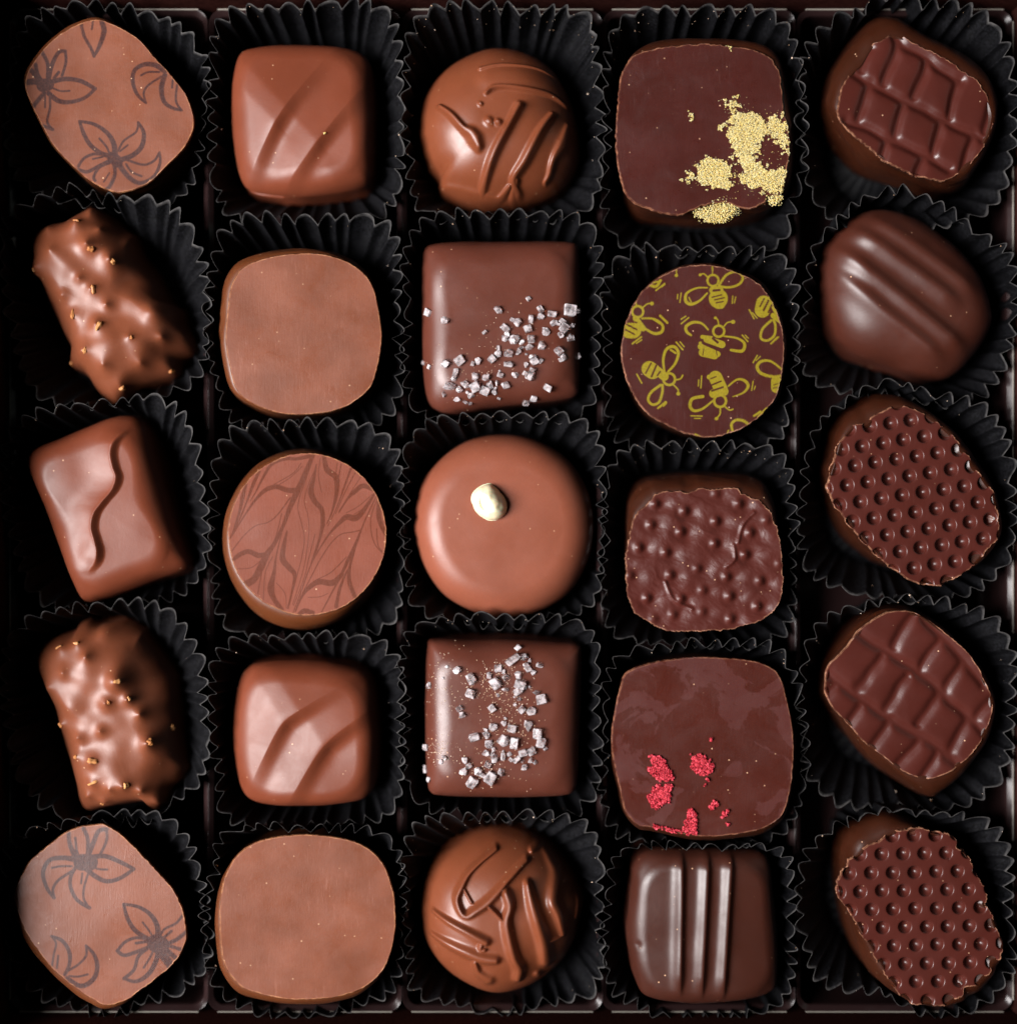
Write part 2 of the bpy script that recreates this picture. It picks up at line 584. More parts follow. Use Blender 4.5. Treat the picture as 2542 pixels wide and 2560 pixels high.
def plate(name, face, H, loc, fn=None, mask_fn=None, nt=520, nr=170, rag=1.0, thick=9, tilt=(0, 0), seed=1, warp=2.0):
    """the thin pressed sheet on top: crisp edge, relief fn, printed mask"""
    f = catmull(face, True, 14)
    c = centroid(f)
    th = np.linspace(0, 2 * np.pi, nt, endpoint=False)
    R = polar(f, c, th)
    R = R + rag * (fbm(th * 14, th * 0 + 1, seed, 3) + 0.6 * vnoise(th * 60, th * 0, seed + 2))
    dirs = np.stack([np.cos(th), np.sin(th)], -1)
    ks = np.concatenate([np.linspace(0, 1, nr)[1:-1], [0.992]])
    px = [c[None, :]]
    for k in ks:
        px.append(c + (R * k)[:, None] * dirs)
    px.append(c + (R - 0.4)[:, None] * dirs)
    px = np.concatenate(px)
    z = np.full(len(px), float(H)) + fbm(px[:, 0] / 150, px[:, 1] / 150, seed, 2) * warp
    z += tilt[0] * (px[:, 0] - c[0]) + tilt[1] * (px[:, 1] - c[1])
    if fn is not None:
        z += fn(px)
    nring = len(ks) + 1
    z[-nt:] -= 1.2
    rim = np.zeros(len(px))
    rr = np.concatenate([[0]] + [np.full(nt, k) for k in ks] + [np.full(nt, 1.0)])
    rim = sstep(0.978, 0.99, rr)
    xy = unproj(px, H)
    co = np.concatenate([xy, z[:, None]], 1)
    mask = mask_fn(px) if mask_fn is not None else np.zeros(len(px))
    # side and underside
    low = co[-nt:].copy()
    low[:, 2] -= thick
    o = unproj(c[None], H)[0]
    low2 = low.copy()
    low2[:, :2] = o + (low[:, :2] - o) * 0.9
    low2[:, 2] -= 6
    co = np.concatenate([co, low, low2])
    rim = np.concatenate([rim, np.full(nt, 0.8), np.zeros(nt)])
    mask = np.concatenate([mask, np.zeros(2 * nt)])
    fq = ring_faces(nring + 2, nt, 1, True)
    ft = fan(0, 1, nt)
    # photo angles run clockwise in scene space, so turn the faces over
    fq, ft = fq[:, ::-1], ft[:, ::-1]
    surf_from(name, co, fq, ft)
    co[:, 2] += CUP_FLOOR
    return raw_mesh(name, co - np.array(loc), fq, ft, {"print_mask": mask, "rim_mask": rim})

def moulded(name, label, face, body, H=182, m_body=None, m_top=None, fn=None, mask_fn=None, rag=1.0, tilt=(0, 0), seed=1, warp=2.0, key=None, **kw):
    co, fq, ft, loc = moulded_body(name, face, body, H, seed=seed)
    t = thing(name, label, "chocolate", loc, GROUP)
    t["px_body"] = 0
    del t["px_body"]
    link("body", raw_mesh("body", co - np.array(loc), fq, ft), m_body, t)
    surf_key = key or label
    me = plate("top_plate", face, H, loc, fn, mask_fn, rag=rag, tilt=tilt, seed=seed, warp=warp, **kw)
    SURF[surf_key] = SURF.pop("top_plate")
    link("top_plate", me, m_top, t)
    return t, loc

GROUP = "assorted chocolates in the box"

def coated(name, label, outline, H, er, mat, key=None, **kw):
    me, loc = enrobed(name, outline, H, er, **kw)
    o = link(name, me, mat, None, loc)
    tag(o, label, "chocolate", GROUP)
    SURF[key or label] = SURF.pop(name)
    return o, loc

# small loose shapes -------------------------------------------------
def shard_bm(size, kind="cube", rng=random, sq=1.0):
    bm = bmesh.new()
    pts = []
    if kind == "cube":
        sx, sy, sz = size * rng.uniform(.75, 1.1), size * rng.uniform(.6, 1.0) * sq, size * rng.uniform(.45, .8)
        for x in (-1, 1):
            for y in (-1, 1):
                for z in (-1, 1):
                    for q in range(3):
                        v = [x, y, z]
                        v[q] *= rng.uniform(.70, .86)
                        pts.append((v[0] * sx / 2 + rng.uniform(-.08, .08) * size, v[1] * sy / 2 + rng.uniform(-.08, .08) * size, v[2] * sz / 2))
    else:
        for i in range(14):
            v = Vector((rng.gauss(0, 1), rng.gauss(0, 1), rng.gauss(0, 1))).normalized()
            pts.append((v.x * size / 2, v.y * size * sq / 2, v.z * size * .36))
    vs = [bm.verts.new(Vector(p) * S) for p in pts]
    r = bmesh.ops.convex_hull(bm, input=vs)
    bmesh.ops.delete(bm, geom=[v for v in bm.verts if not v.link_faces], context='VERTS')
    return bm

OCT = np.array([[1, 0, 0], [-1, 0, 0], [0, 1, 0], [0, -1, 0], [0, 0, 1], [0, 0, -1]], float)
OCF = np.array([[0, 2, 4], [2, 1, 4], [1, 3, 4], [3, 0, 4], [2, 0, 5], [1, 2, 5], [3, 1, 5], [0, 3, 5]])
def grains(name, spots, sizes, loc, mat, parent, smooth=False):
    """many tiny crumbs as one mesh; spots are scene positions"""
    n = len(spots)
    v = np.repeat(OCT[None], n, 0) * (np.asarray(sizes)[:, None, None] * RNG.uniform(.55, 1.25, (n, 6, 1)))
    q = RNG.normal(size=(n, 3, 3))
    q, _ = np.linalg.qr(q)
    v = np.einsum('nij,nkj->nki', q, v)
    v = v + np.asarray(spots)[:, None, :] - np.array(loc)[None, None, :]
    f = (OCF[None] + (np.arange(n) * 6)[:, None, None]).reshape(-1, 3)
    tone = np.repeat(RNG.uniform(0, 1, n) ** 1.4, 6)
    me = raw_mesh(name, v.reshape(-1, 3), np.zeros((0, 4), int), f, {"tone": tone}, smooth)
    return link(name, me, mat, parent)

def spots_in(key, polys, step, lift=1.0, edge=1.0, toward=None, jitter=.5, layers=1):
    """surface positions on a jittered lattice inside photo polygons, thinner towards their borders"""
    out = []
    for poly in polys:
        poly = np.asarray(poly, float)
        lo, hi = poly.min(0) - 6, poly.max(0) + 6
        for L in range(layers):
            gx, gy = np.meshgrid(np.arange(lo[0], hi[0], step), np.arange(lo[1], hi[1], step))
            P = np.stack([gx.ravel(), gy.ravel()], -1) + RNG.uniform(-jitter, jitter, (gx.size, 2)) * step
            wob = np.stack([fbm(P[:, 0] / 9, P[:, 1] / 9, 3, 2), fbm(P[:, 0] / 9, P[:, 1] / 9, 9, 2)], -1) * 5 * edge
            P = P[inside(P + wob, poly)]
            for p in P:
                h, nrm = hit(key, p, toward)
                if h is not None:
                    out.append((h[0], h[1], h[2] + CUP_FLOOR + lift + L * step * .7))
    return np.array(out)

# ---------------------------------------------------------------- crops in which the outlines were measured
K11 = K(0, 0, .27633); K12 = K(520, 80, .26069); K13 = K(1000, 80, .26069); K14 = K(1490, 60, .27112); K15 = K(2010, 20, .27737)
K21 = K(20, 480, .28986); K22 = K(520, 580, .26069); K23 = K(1000, 560, .26069); K24 = K(1500, 620, .26590); K25 = K(2000, 480, .28259)
K31 = K(20, 1000, .28154); K32 = K(520, 1080, .26911); K33 = K(1000, 1050, .27112); K34 = K(1500, 1130, .26590); K35 = K(2000, 960, .28259)
K41 = K(20, 1500, .28986); K42 = K(520, 1580, .26069); K43 = K(1000, 1550, .27112); K44 = K(1490, 1600, .27112); K45 = K(2000, 1480, .28259)
K51 = K(0, 2030, .27633); K52 = K(510, 2050, .26590); K53 = K(1000, 2040, .27112); K54 = K(1490, 2060, .27112); K55 = K(2000, 1980, .30028)

def L(*v):
    return [(v[i], v[i + 1]) for i in range(0, len(v), 2)]

def st(Kf, s, items):
    """strokes (points, widths) from crop units to photo pixels"""
    return [(Kf(p), np.array(w, float) * s) for p, w in items]

def grow(face, k=1.0, dx=0.0, dy=0.0):
    f = np.asarray(face, float)
    c = f.mean(0)
    return c + (f - c) * k + np.array([dx, dy])

BODY = {}      # cell -> silhouette in photo pixels (for the cups)

# ================================================================ setting, box and tray
def box_mesh(bounds):
    x0, x1, y0, y1, z0, z1 = bounds
    co = np.array([[x, y, z] for z in (z0, z1) for x, y in ((x0, y0), (x1, y0), (x1, y1), (x0, y1))], float)
    f = [[3, 2, 1, 0], [4, 5, 6, 7], [0, 1, 5, 4], [1, 2, 6, 5], [2, 3, 7, 6], [3, 0, 4, 7]]
    return co, f

g = link("table_surface", raw_mesh("table_surface", np.array([[-9000, -9000, -52], [9000, -9000, -52], [9000, 9000, -52], [-9000, 9000, -52]], float), [[0, 1, 2, 3]], smooth=False), plain("dark_table", (0.02, 0.018, 0.018), 0.6).m)
g["kind"] = "structure"

LIP = 118.0
xl, yt = unproj((26, 24), LIP)
xr, yb = unproj((2531, 2529), LIP)
HB = 330.0
box = thing("chocolate_box", "square dark brown card box around the black tray of chocolates", "box", (0, 0, -50))
def card(name, b):
    co, f = box_mesh(b)
    me = raw_mesh(name, co - np.array([0, 0, -50]), f, smooth=False)
    o = link(name, me, M_card, box)
    bv = o.modifiers.new("bevel", 'BEVEL')
    bv.width = 4 * S
    bv.segments = 2
m = 6
card("side_wall", (xl - 34 - m, xl - m, yb - m, yt + m, -30, HB))
card("side_wall", (xr + m, xr + 34 + m, yb - m, yt + m, -30, HB))
card("side_wall", (xl - 34 - m, xr + 34 + m, yt + m, yt + 34 + m, -30, HB))
card("side_wall", (xl - 34 - m, xr + 34 + m, yb - 34 - m, yb - m, -30, HB))
card("bottom_panel", (xl - 34 - m, xr + 34 + m, yb - 34 - m, yt + 34 + m, -50, -30.5))

tray = thing("tray", "glossy black plastic tray with five long compartments holding the paper cups", "tray", (0, 0, -28))
RIBS = [unproj((p, 1280), LIP)[0] for p in (26, 521, 1005, 1506, 1989, 2531)]
def rrect(x0, x1, y0, y1, r, n=10, m=40):
    pts = []
    for (cx, cy, a0) in ((x1 - r, y0 + r, -90), (x1 - r, y1 - r, 0), (x0 + r, y1 - r, 90), (x0 + r, y0 + r, 180)):
        for i in range(n + 1):
            a = math.radians(a0 + 90 * i / n)
            pts.append((cx + r * math.cos(a), cy + r * math.sin(a)))
    p = np.array(pts)
    # subdivide the long sides
    out = []
    for i in range(len(p)):
        a, b = p[i], p[(i + 1) % len(p)]
        k = m if i % (n + 1) == n else 1
        for t in range(k):
            out.append(a + (b - a) * t / k)
    return np.array(out)
for i in range(5):
    g2 = 1.2
    x0, x1, y0, y1 = RIBS[i] + g2, RIBS[i + 1] - g2, yb + g2, yt - g2
    rr = 10.0
    co, nt = [], None
    prof = [(24, -20.0), (22, -14), (18, 10)] + [(rr + 4 - 2 * t, 10 + (LIP - rr - 10) * t) for t in (0.3, 0.6, 0.85, 1.0)]
    prof += [(rr * 1.0 * (1 - math.sin(a)) + (2) * (1 - a / (math.pi / 2)), LIP - rr + rr * math.sin(a)) for a in np.linspace(0.15, math.pi / 2, 8)]
    prof += [(-0.2, LIP - 0.3)]
    for ins, z in prof:
        k = rrect(x0 + ins, x1 - ins, y0 + ins, y1 - ins, max(16, 34 - ins * .3))
        if z > 20:
            k = k + np.stack([fbm(k[:, 1] / 210, k[:, 0] / 210, 5 + i, 2) * 1.3, fbm(k[:, 0] / 210, k[:, 1] / 210, 15 + i, 2) * 1.3], -1)
        nt = len(k) if nt is None else nt
        assert len(k) == nt
        co.append(np.concatenate([k, np.full((nt, 1), z)], 1))
    # floor
    c = co[0].mean(0)
    co = np.concatenate([c[None]] + co)
    fq = ring_faces(len(prof), nt, 1, True)
    ft = fan(0, 1, nt)
    o = link("compartment", raw_mesh("compartment", co - np.array([0, 0, -28]), fq, ft), M_tray, tray)

pale = plain("pale_lip_strip", (0.22, 0.20, 0.17), 0.6).m  # thin pale strips along the tray's lip
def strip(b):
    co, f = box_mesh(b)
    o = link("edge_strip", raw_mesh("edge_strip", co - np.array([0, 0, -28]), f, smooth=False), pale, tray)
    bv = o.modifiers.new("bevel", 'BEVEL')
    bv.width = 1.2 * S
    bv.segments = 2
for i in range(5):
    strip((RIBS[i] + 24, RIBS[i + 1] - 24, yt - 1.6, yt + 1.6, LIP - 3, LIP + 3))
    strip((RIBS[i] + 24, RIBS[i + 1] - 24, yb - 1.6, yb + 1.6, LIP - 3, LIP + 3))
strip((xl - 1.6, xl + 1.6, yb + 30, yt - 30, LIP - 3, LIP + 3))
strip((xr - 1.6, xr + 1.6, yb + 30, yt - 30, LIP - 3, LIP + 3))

# ================================================================ row 1
# flower prints
P11 = [
 (L(740,205,770,330,830,440,860,515), 22), (L(930,205,950,290,910,420,860,515), [34,38,30,16]), (L(850,200,840,270), 14),
 (L(480,745,600,720,740,740,870,810), [34,32,30,26]), (L(870,810,780,890,650,930,540,920,450,850), [24,24,28,34,34]), (L(480,800,560,830,640,828), 13),
 (L(450,720,480,590,540,480,600,470), [30,30,26,24]), (L(600,470,605,570,570,690), 20), (L(540,660,500,710), 22),
 (L(390,480,440,580,440,700), 26), (L(330,590,350,680,390,740), 28), (L(240,752,330,745,400,765), 44), (L(290,640,360,720), 34),
 (L(410,850,330,950,310,990), 30), (L(420,860,420,980), 13), (L(460,860,465,980,440,1110,490,1180), 17), (L(490,1180,400,1145), 22), (L(400,780,440,770), 90),
 (L(1500,650,1420,600,1320,590,1230,640,1210,740,1250,860,1330,940), [40,36,30,28,28,24,16]), (L(1330,940,1310,850,1350,780,1470,700), 15), (L(1285,690,1350,660,1450,660), 14),
 (L(1500,690,1470,800,1490,920,1560,980,1650,1005), [34,36,30,24,18]), (L(1650,1005,1600,920,1610,780), 16), (L(1565,800,1572,735), 15),
 (L(730,1105,860,1130,980,1210,1040,1310,1050,1410), [20,24,30,36,42]), (L(730,1105,770,1220,830,1320,920,1390,1010,1420), [20,28,30,30,36]), (L(910,1260,970,1330,1000,1390), 15),
 (L(1260,1115,1310,1210,1290,1330,1210,1410,1110,1450), [18,28,34,34,36]), (L(1260,1115,1240,1200,1130,1280,1080,1370), 15), (L(1165,1320,1095,1375), 13),
 (L(1450,1385,1455,1480,1400,1600,1290,1660,1200,1630,1110,1530,1080,1460), [16,20,24,28,32,36,40]), (L(1450,1385,1400,1460,1300,1495,1150,1450), 17), (L(1150,1490,1200,1560,1290,1600), 15),
 (L(720,1510,770,1440,860,1400,970,1410), 20), (L(720,1540,800,1560,900,1510,1000,1460), 24), (L(850,1445,940,1425), 13),
 (L(870,1640,860,1600,910,1520,1000,1480), 20), (L(1040,1480,1050,1580,1010,1680,980,1715), 26), (L(950,1650,1000,1570), 12), (L(1030,1430,1070,1470), 80)]
P51 = [
 (L(850,400,960,395,1080,440,1220,510), [34,32,30,24]), (L(1220,510,1100,590,980,620,880,580,790,510), [24,28,30,34,34]), (L(840,480,900,510,980,515), 15),
 (L(800,400,850,280,900,170,975,150), [40,34,30,26]), (L(975,150,970,260,910,390), 20), (L(760,140,800,230,805,330,800,410), 28), (L(630,180,640,280,690,400), [26,30,40]), (L(690,230,705,350,735,410), 18),
 (L(710,430,600,410,480,420,420,480,400,570,440,690,500,770), [40,34,30,30,28,26,24]), (L(500,770,490,690,540,610,660,530), 20), (L(480,500,560,485,660,485), 15),
 (L(690,500,650,580,650,680,710,790,820,860), 26), (L(820,860,770,780,770,680,805,560), 17), (L(745,640,755,550), 15), (L(750,450,820,450), 115),
 (L(1130,825,1260,850,1370,920,1430,1020,1440,1140), [20,24,30,36,44]), (L(1130,825,1160,940,1220,1050,1310,1120,1400,1160), [20,28,32,32,36]), (L(1300,990,1360,1070,1400,1140), 14),
 (L(1670,915,1600,1000,1500,1050,1450,1120), 18), (L(1690,1080,1600,1150,1500,1190), 28), (L(1560,1070,1490,1130), 20), (L(1530,1200,1660,1240), 24), (L(1500,1230,1620,1330), 34), (L(1460,1260,1570,1400), 60),
 (L(1390,1160,1250,1130,1140,1170,1070,1250), 22), (L(1070,1250,1130,1290,1240,1260,1390,1200), 26), (L(1240,1180,1340,1165), 20),
 (L(1340,1230,1260,1300,1220,1420,1130,1500), 24), (L(1130,1500,1240,1525,1350,1460,1420,1340,1440,1240), [20,26,32,34,36]), (L(1310,1400,1360,1320,1400,1240), 16), (L(1420,1180,1460,1200), 125),
 (L(480,1115,580,1160,640,1260,640,1370,600,1460), [20,26,28,26,24]), (L(480,1115,520,1180,500,1280,485,1380), 15), (L(540,1290,528,1400), 15),
 (L(790,1200,860,1280,890,1380,870,1480,800,1550,720,1560,620,1490), [18,26,30,32,34,32,26]), (L(790,1200,790,1290,720,1370,620,1430), 17), (L(640,1475,720,1480,805,1460), 15)]

f11 = K11(L(890,180,1100,260,1270,370,1430,550,1560,690,1680,850,1745,1000,1762,1110,1745,1210,1660,1360,1520,1500,1380,1640,1250,1710,1090,1750,960,1715,820,1640,650,1490,500,1330,390,1140,300,960,240,800,245,690,300,580,420,430,560,310,700,230))
BODY[11] = grow(f11, 1.0, 24, 24)
moulded("flower_bonbon", "milk chocolate printed with dark flowers, in the top left corner of the box", f11, BODY[11], 186, M_milk_shaded_side, M_flower,
        mask_fn=lambda p: paint(p, st(K11, .27633 * 1.32, P11)), rag=.6, tilt=(0.0, 0.0), seed=11, key="11")

def dunes(Kf, A1, L1, U1, A2, L2, U2, drop=(34, 34), sl=(.185, .185), su=(.095, .10), ly=(.48, .40)):
    """two dunes: a face turned left and a face turned up meet at the apex A; past the crest L-A-U the surface drops"""
    def sd(p, a, b, side):
        a, b, side = Kf(a), Kf(b), Kf(side)
        n = np.array([-(b - a)[1], (b - a)[0]])
        n = n / np.hypot(*n)
        if (side - a) @ n < 0:
            n = -n
        return (p - a) @ n
    def smax(a, b, k):
        return 0.5 * (a + b + np.sqrt((a - b) ** 2 + k * k))
    def one(p, A, Lp, Up, dr, s1, s2, ly):
        c = Kf(A)
        side = (A[0] - 300, A[1] - 300)
        D = smax(sd(p, A, Lp, side), sd(p, A, Up, side), 20.0) - 7
        q = p - c
        u = (q[:, 0] - q[:, 1]) / 1.414                     # along the crest, towards the upper right
        fade = np.exp(-(u / np.where(u > 0, 125.0, 140.0)) ** 2)
        fall = smax(smax(s1 * ((c[0] - p[:, 0]) + ly * (p[:, 1] - c[1])), s2 * (c[1] - p[:, 1]), 2.0), 0, 3.0)
        fall = 62 * np.tanh(fall / 62)
        w = 8.5 + 0.03 * np.abs(u)
        t = 1 / (1 + np.exp(np.clip((D + 1.5 * w) / w, -30, 30)))
        rec = np.exp(np.minimum(D, 0) / 62)
        curl = 7.5 * np.exp(-np.maximum(D, 0) / 13) * (1 - t)
        return -fall + (curl - dr * t * (0.40 + 0.60 * rec)) * (0.30 + 0.70 * fade)
    def fn(p):
        return 26 + one(p, A1, L1, U1, drop[0], sl[0], su[0], ly[0]) + one(p, A2, L2, U2, drop[1], sl[1], su[1], ly[1])
    return fn

BODY[12] = K12(L(330,230,450,180,700,150,1000,150,1300,170,1480,230,1570,350,1600,600,1610,900,1600,1200,1575,1400,1500,1500,1250,1560,900,1590,600,1570,420,1530,330,1430,270,1200,240,900,240,600,270,380))
o12, _ = coated("swirl_chocolate", "milk chocolate square with swirl relief and one tiny yellow crumb, in the top row", BODY[12], 176, 62, M_milk,
       key="12", ez=80, fn=dunes(K12, (650,865), (430,1285), (1160,230), (1050,1050), (770,1400), (1470,520)), seed=12, nt=420, nr=130, lumpy=1.0)

grains("honeycomb_crumb", np.array([(*hit("12", K12((1122, 980)))[0][:2], hit("12", K12((1122, 980)))[0][2] + CUP_FLOOR + 1.5), (*hit("12", K12((1130, 975)))[0][:2], hit("12", K12((1130, 975)))[0][2] + CUP_FLOOR + 2)]), [3.2, 2.8], _, M_honey, o12)

def drips(Kf, s, strokes, base=0):
    items = [(Kf(p), np.array(w, float) * s * 1.25, h) for p, w, h in strokes]
    def fn(px):
        z = np.zeros(len(px))
        for p, w, h in items:
            d, hw = stroke_fields(px, p, w)
            k = d / (hw + 1e-6)
            z = np.maximum(z, 1.5 * h * np.where(k < 3, np.exp(-np.minimum(k, 3) ** 2.6 * 0.9), 0))
        return z
    return fn

D13 = [(L(375,695,480,790,600,930,680,985,720,1040,755,1120), [40,46,44,80,90,50], 13),
       (L(1140,725,1050,900,900,1180,800,1440,775,1530), [60,52,56,60,70], 15), (L(1460,785,1350,950,1200,1230,1090,1390,1130,1500), [46,56,62,56,70], 15),
       (L(1625,860,1570,1040,1480,1200,1440,1330,1400,1390), [60,90,56,46,30], 13), (L(770,345,880,320,1000,308,1300,312,1500,355), [34,30,26,26,30], 7),
       (L(825,605,890,555,1000,545,1200,560,1450,580,1610,640), [26,40,36,44,40,40], 11), (L(850,440,1150,430,1560,470), [170,190,160], 4),
       (L(380,1425,550,1480,700,1515,800,1535,940,1545,1050,1450), [70,90,80,80,50,40], 14), (L(430,1560,650,1590,900,1620,1080,1610), [120,140,110,80], 9),
       (L(1110,1400,1090,1560,1200,1610,1400,1550,1560,1470,1680,1300), [60,60,46,60,60,40], 13), (L(850,870,860,880), [60,60], 6), (L(935,880,945,885), [46,46], 7), (L(770,705,775,712), [30,30], 5)]
BODY[13] = K13(L(900,135,1200,180,1450,330,1600,550,1700,850,1725,1150,1660,1350,1500,1530,1250,1640,950,1690,700,1660,430,1560,370,1480,360,1400,250,1280,190,1080,170,950,190,750,260,550,400,370,620,220))
coated("truffle", "round milk truffle with loose diagonal drizzle ridges, in the middle of the top row", BODY[13], 205, 165, M_truffle, key="13", ez=165,
       fn=drips(K13, .26069, D13), seed=13, nt=560, nr=40, dome=10, lumpy=1.5)

f14 = K14(L(680,210,900,195,1060,190,1250,210,1450,240,1560,285,1640,360,1690,480,1715,650,1725,800,1765,920,1780,1050,1770,1250,1740,1450,1690,1570,1570,1590,1545,1650,1440,1710,1340,1705,1200,1650,1080,1660,900,1710,780,1765,600,1750,450,1700,330,1640,260,1550,210,1380,180,1150,175,950,190,750,215,550,250,430,320,320,450,255))
BODY[14] = K14(L(700,230,1060,215,1450,250,1640,380,1720,700,1770,1000,1770,1300,1730,1580,1600,1750,1350,1835,1000,1855,700,1840,420,1810,300,1700,220,1450,190,1100,210,700,270,430,450,280))
t14, loc14 = moulded("honeycomb_bonbon", "dark chocolate square dusted with yellow honeycomb crumbs in its lower right", f14, BODY[14], 188, M_dark_shaded_side, M_dark_flat, rag=1.6, seed=14, key="14")
H14 = [L(1260,830,1400,830,1560,870,1590,1000,1540,1050,1500,1110,1480,1190,1430,1260,1340,1290,1260,1230,1270,1120,1210,1040,1230,950), L(1590,860,1700,870,1750,950,1770,1050,1765,1180,1730,1220,1680,1120,1610,1040,1570,960),
       L(1360,1250,1480,1270,1600,1340,1740,1350,1735,1450,1700,1560,1640,1580,1540,1540,1420,1490,1310,1440,1350,1350), L(990,1240,1080,1240,1200,1280,1260,1350,1230,1420,1280,1500,1200,1530,1050,1510,940,1500,920,1380),
       L(1300,1220,1420,1220,1450,1300,1320,1310), L(830,1350,880,1420,930,1450,850,1475,785,1470), L(1160,740,1200,690,1280,690,1315,740,1240,810,1190,790), L(1220,790,1290,790,1320,860,1250,860), L(1095,940,1150,925,1185,975,1110,985),
       L(835,860,870,830,910,865,870,900,840,890), L(1215,215,1240,215,1240,255,1215,255), L(1690,780,1730,770,1750,860,1690,860)]
sp = spots_in("14", [K14(p) for p in H14], 2.7, .7, 2.2, layers=2)
sp2 = spots_in("14", [K14(p) for p in (L(1100,700,1350,660,1500,760,1760,800,1780,1250,1740,1560,1560,1680,1200,1540,950,1540,760,1480,800,1320,1000,1200,1200,1220,1200,900),)], 13, 1.2, 1.0, layers=1)
grains("honeycomb_crumbs", np.concatenate([sp, sp2]), np.concatenate([RNG.uniform(1.0, 2.3, len(sp)), RNG.uniform(.6, 1.4, len(sp2))]), loc14, M_honey, t14)["kind"] = "stuff"
low = [K14(p) for p in (L(890,1730,1050,1690,1100,1600,1250,1620,1340,1590,1340,1690,1250,1760,1150,1840,950,1800), L(1580,1610,1690,1580,1720,1600,1640,1680))]
def under(px):
    g0 = unproj(px, 150)
    return (g0[0], g0[1], 176 + RNG.uniform(-8, 4))
sp3 = []
for poly in low:
    lo_, hi_ = poly.min(0), poly.max(0)
    P = RNG.uniform(lo_, hi_, (3000 if poly is low[0] else 500, 2))
    P = P[inside(P + RNG.normal(0, 5, P.shape), poly)]
    sp3 += [tuple(list(unproj(p, 186)) + [190 + RNG.uniform(-6, 4)]) for p in P]
grains("honeycomb_crumbs", np.array(sp3), RNG.uniform(.9, 2.3, len(sp3)), loc14, M_honey, t14)["kind"] = "stuff"

def grooves(Kf, s, lines, width=26, depth=8.5):
    """pillow-shaped cells between pressed lines; the smooth minimum rounds the corners of the cells"""
    def fn(px):
        w = np.stack([vnoise(px[:, 0] / 38, px[:, 1] / 38, 3), vnoise(px[:, 0] / 38, px[:, 1] / 38, 8)], -1) * 3.0
        acc = np.zeros(len(px))
        k = 5.0
        for pts in lines:
            d, hw = stroke_fields(px + w, Kf(pts), width * s * 2.6, smooth=len(pts) > 2)
            acc += np.exp(-np.minimum(d, 90) / k)
        dm = np.maximum(-k * np.log(acc + 1e-12), 0)
        return -depth * np.exp(-(dm / (width * s)) ** 2.2) - 3.0 * np.exp(-(dm / 26) ** 2)
    return fn
f15 = K15(L(800,240,880,260,1000,330,1150,400,1310,490,1450,590,1550,660,1620,760,1680,870,1705,970,1690,1080,1650,1190,1570,1320,1440,1470,1350,1520,1250,1565,1150,1550,1000,1520,830,1440,700,1370,600,1280,480,1190,380,1090,300,980,300,850,340,700,420,570,500,490,590,350,700,290))
BODY[15] = K15(L(560,150,720,145,820,185,1000,300,1350,480,1550,680,1640,900,1640,1150,1540,1400,1440,1580,1370,1660,1250,1700,1100,1680,950,1610,800,1570,600,1510,450,1420,330,1300,230,1190,150,1060,110,950,120,850,180,650,280,480,400,310))
G15 = [L(420,575,560,660,700,730,850,820,960,860,1100,930,1230,1010,1420,1100,1600,1180), L(820,270,900,350,1080,440,1230,560,1400,650), L(380,1020,560,1080,740,1180,900,1240,1060,1320,1200,1390,1310,1450),
       L(590,370,505,560), L(845,310,790,480,715,680), L(1105,500,1050,640,985,800), L(1390,660,1340,830,1300,990), L(1690,870,1620,1110),
       L(590,690,530,850,475,1020), L(890,880,840,1000,805,1170), L(1225,1040,1190,1180,1150,1330), L(1525,1150,1480,1300,1430,1450), L(740,1200,690,1370), L(1070,1370,1010,1520)]
moulded("grid_bonbon", "dark chocolate oval with raised grid squares, in the top right corner of the box", f15, BODY[15], 186, M_dark_shaded_side, M_dark_plate,
        fn=grooves(K15, .27737, G15, 41, 8.5), rag=1.8, seed=15, key="15")

# ================================================================ row 2
def nutty(Kf, s, bumps, axis, seed):
    a, b = Kf(axis[0]), Kf(axis[1])
    d = (b - a) / np.hypot(*(b - a))
    n = np.array([-d[1], d[0]])
    def fn(px):
        v = (px - a) @ n
        z = -0.0011 * v * v
        z = z + 3.2 * fbm(px[:, 0] / 75, px[:, 1] / 62, seed, 2)
        for (x, y, r, h) in bumps:
            c = Kf((x, y))
            q = np.hypot(*(px - c).T) / (r * s * (1.12 if r < 82 else 1))
            z = z + h * (1.2 if h > 0 else 0.8) * np.exp(-np.minimum(q, 4) ** (1.35 if r < 82 else 2.0))
        return z
    return fn
B21 = [(600,265,80,26),(720,470,70,24),(905,590,75,24),(720,130,90,30),(740,850,60,12),(570,1070,60,12),(790,1150,60,16),(660,1380,70,20),(990,1680,75,32),(1410,1530,80,30),(1290,1020,110,24),(1470,1000,60,18),(1580,1290,70,24),
       (1070,1260,40,8),(220,655,60,20),(540,1480,50,22),(1070,400,90,18),(880,1330,150,16),(480,620,150,14),(1000,780,120,-14),(1180,1330,120,14),(950,1010,110,-10),(1300,1350,100,-12),(400,520,60,14),(1180,560,55,18),(640,760,50,12),(480,900,50,14),(870,980,50,12),(1150,1480,60,18),(850,1500,55,14),(1330,1250,60,20),(1500,1200,60,18),(330,300,55,18),(800,320,60,18)]
BODY[21] = K21(L(740,100,790,130,900,200,1000,300,1090,360,1110,450,1180,600,1280,750,1380,930,1490,1000,1540,1150,1600,1290,1590,1380,1480,1460,1440,1575,1250,1640,1090,1710,1030,1790,950,1850,860,1800,760,1720,690,1610,620,1550,540,1520,530,1480,545,1380,470,1230,410,1100,330,920,260,730,190,680,130,680,150,620,190,500,180,400,250,320,370,265,500,240,560,200,640,150))
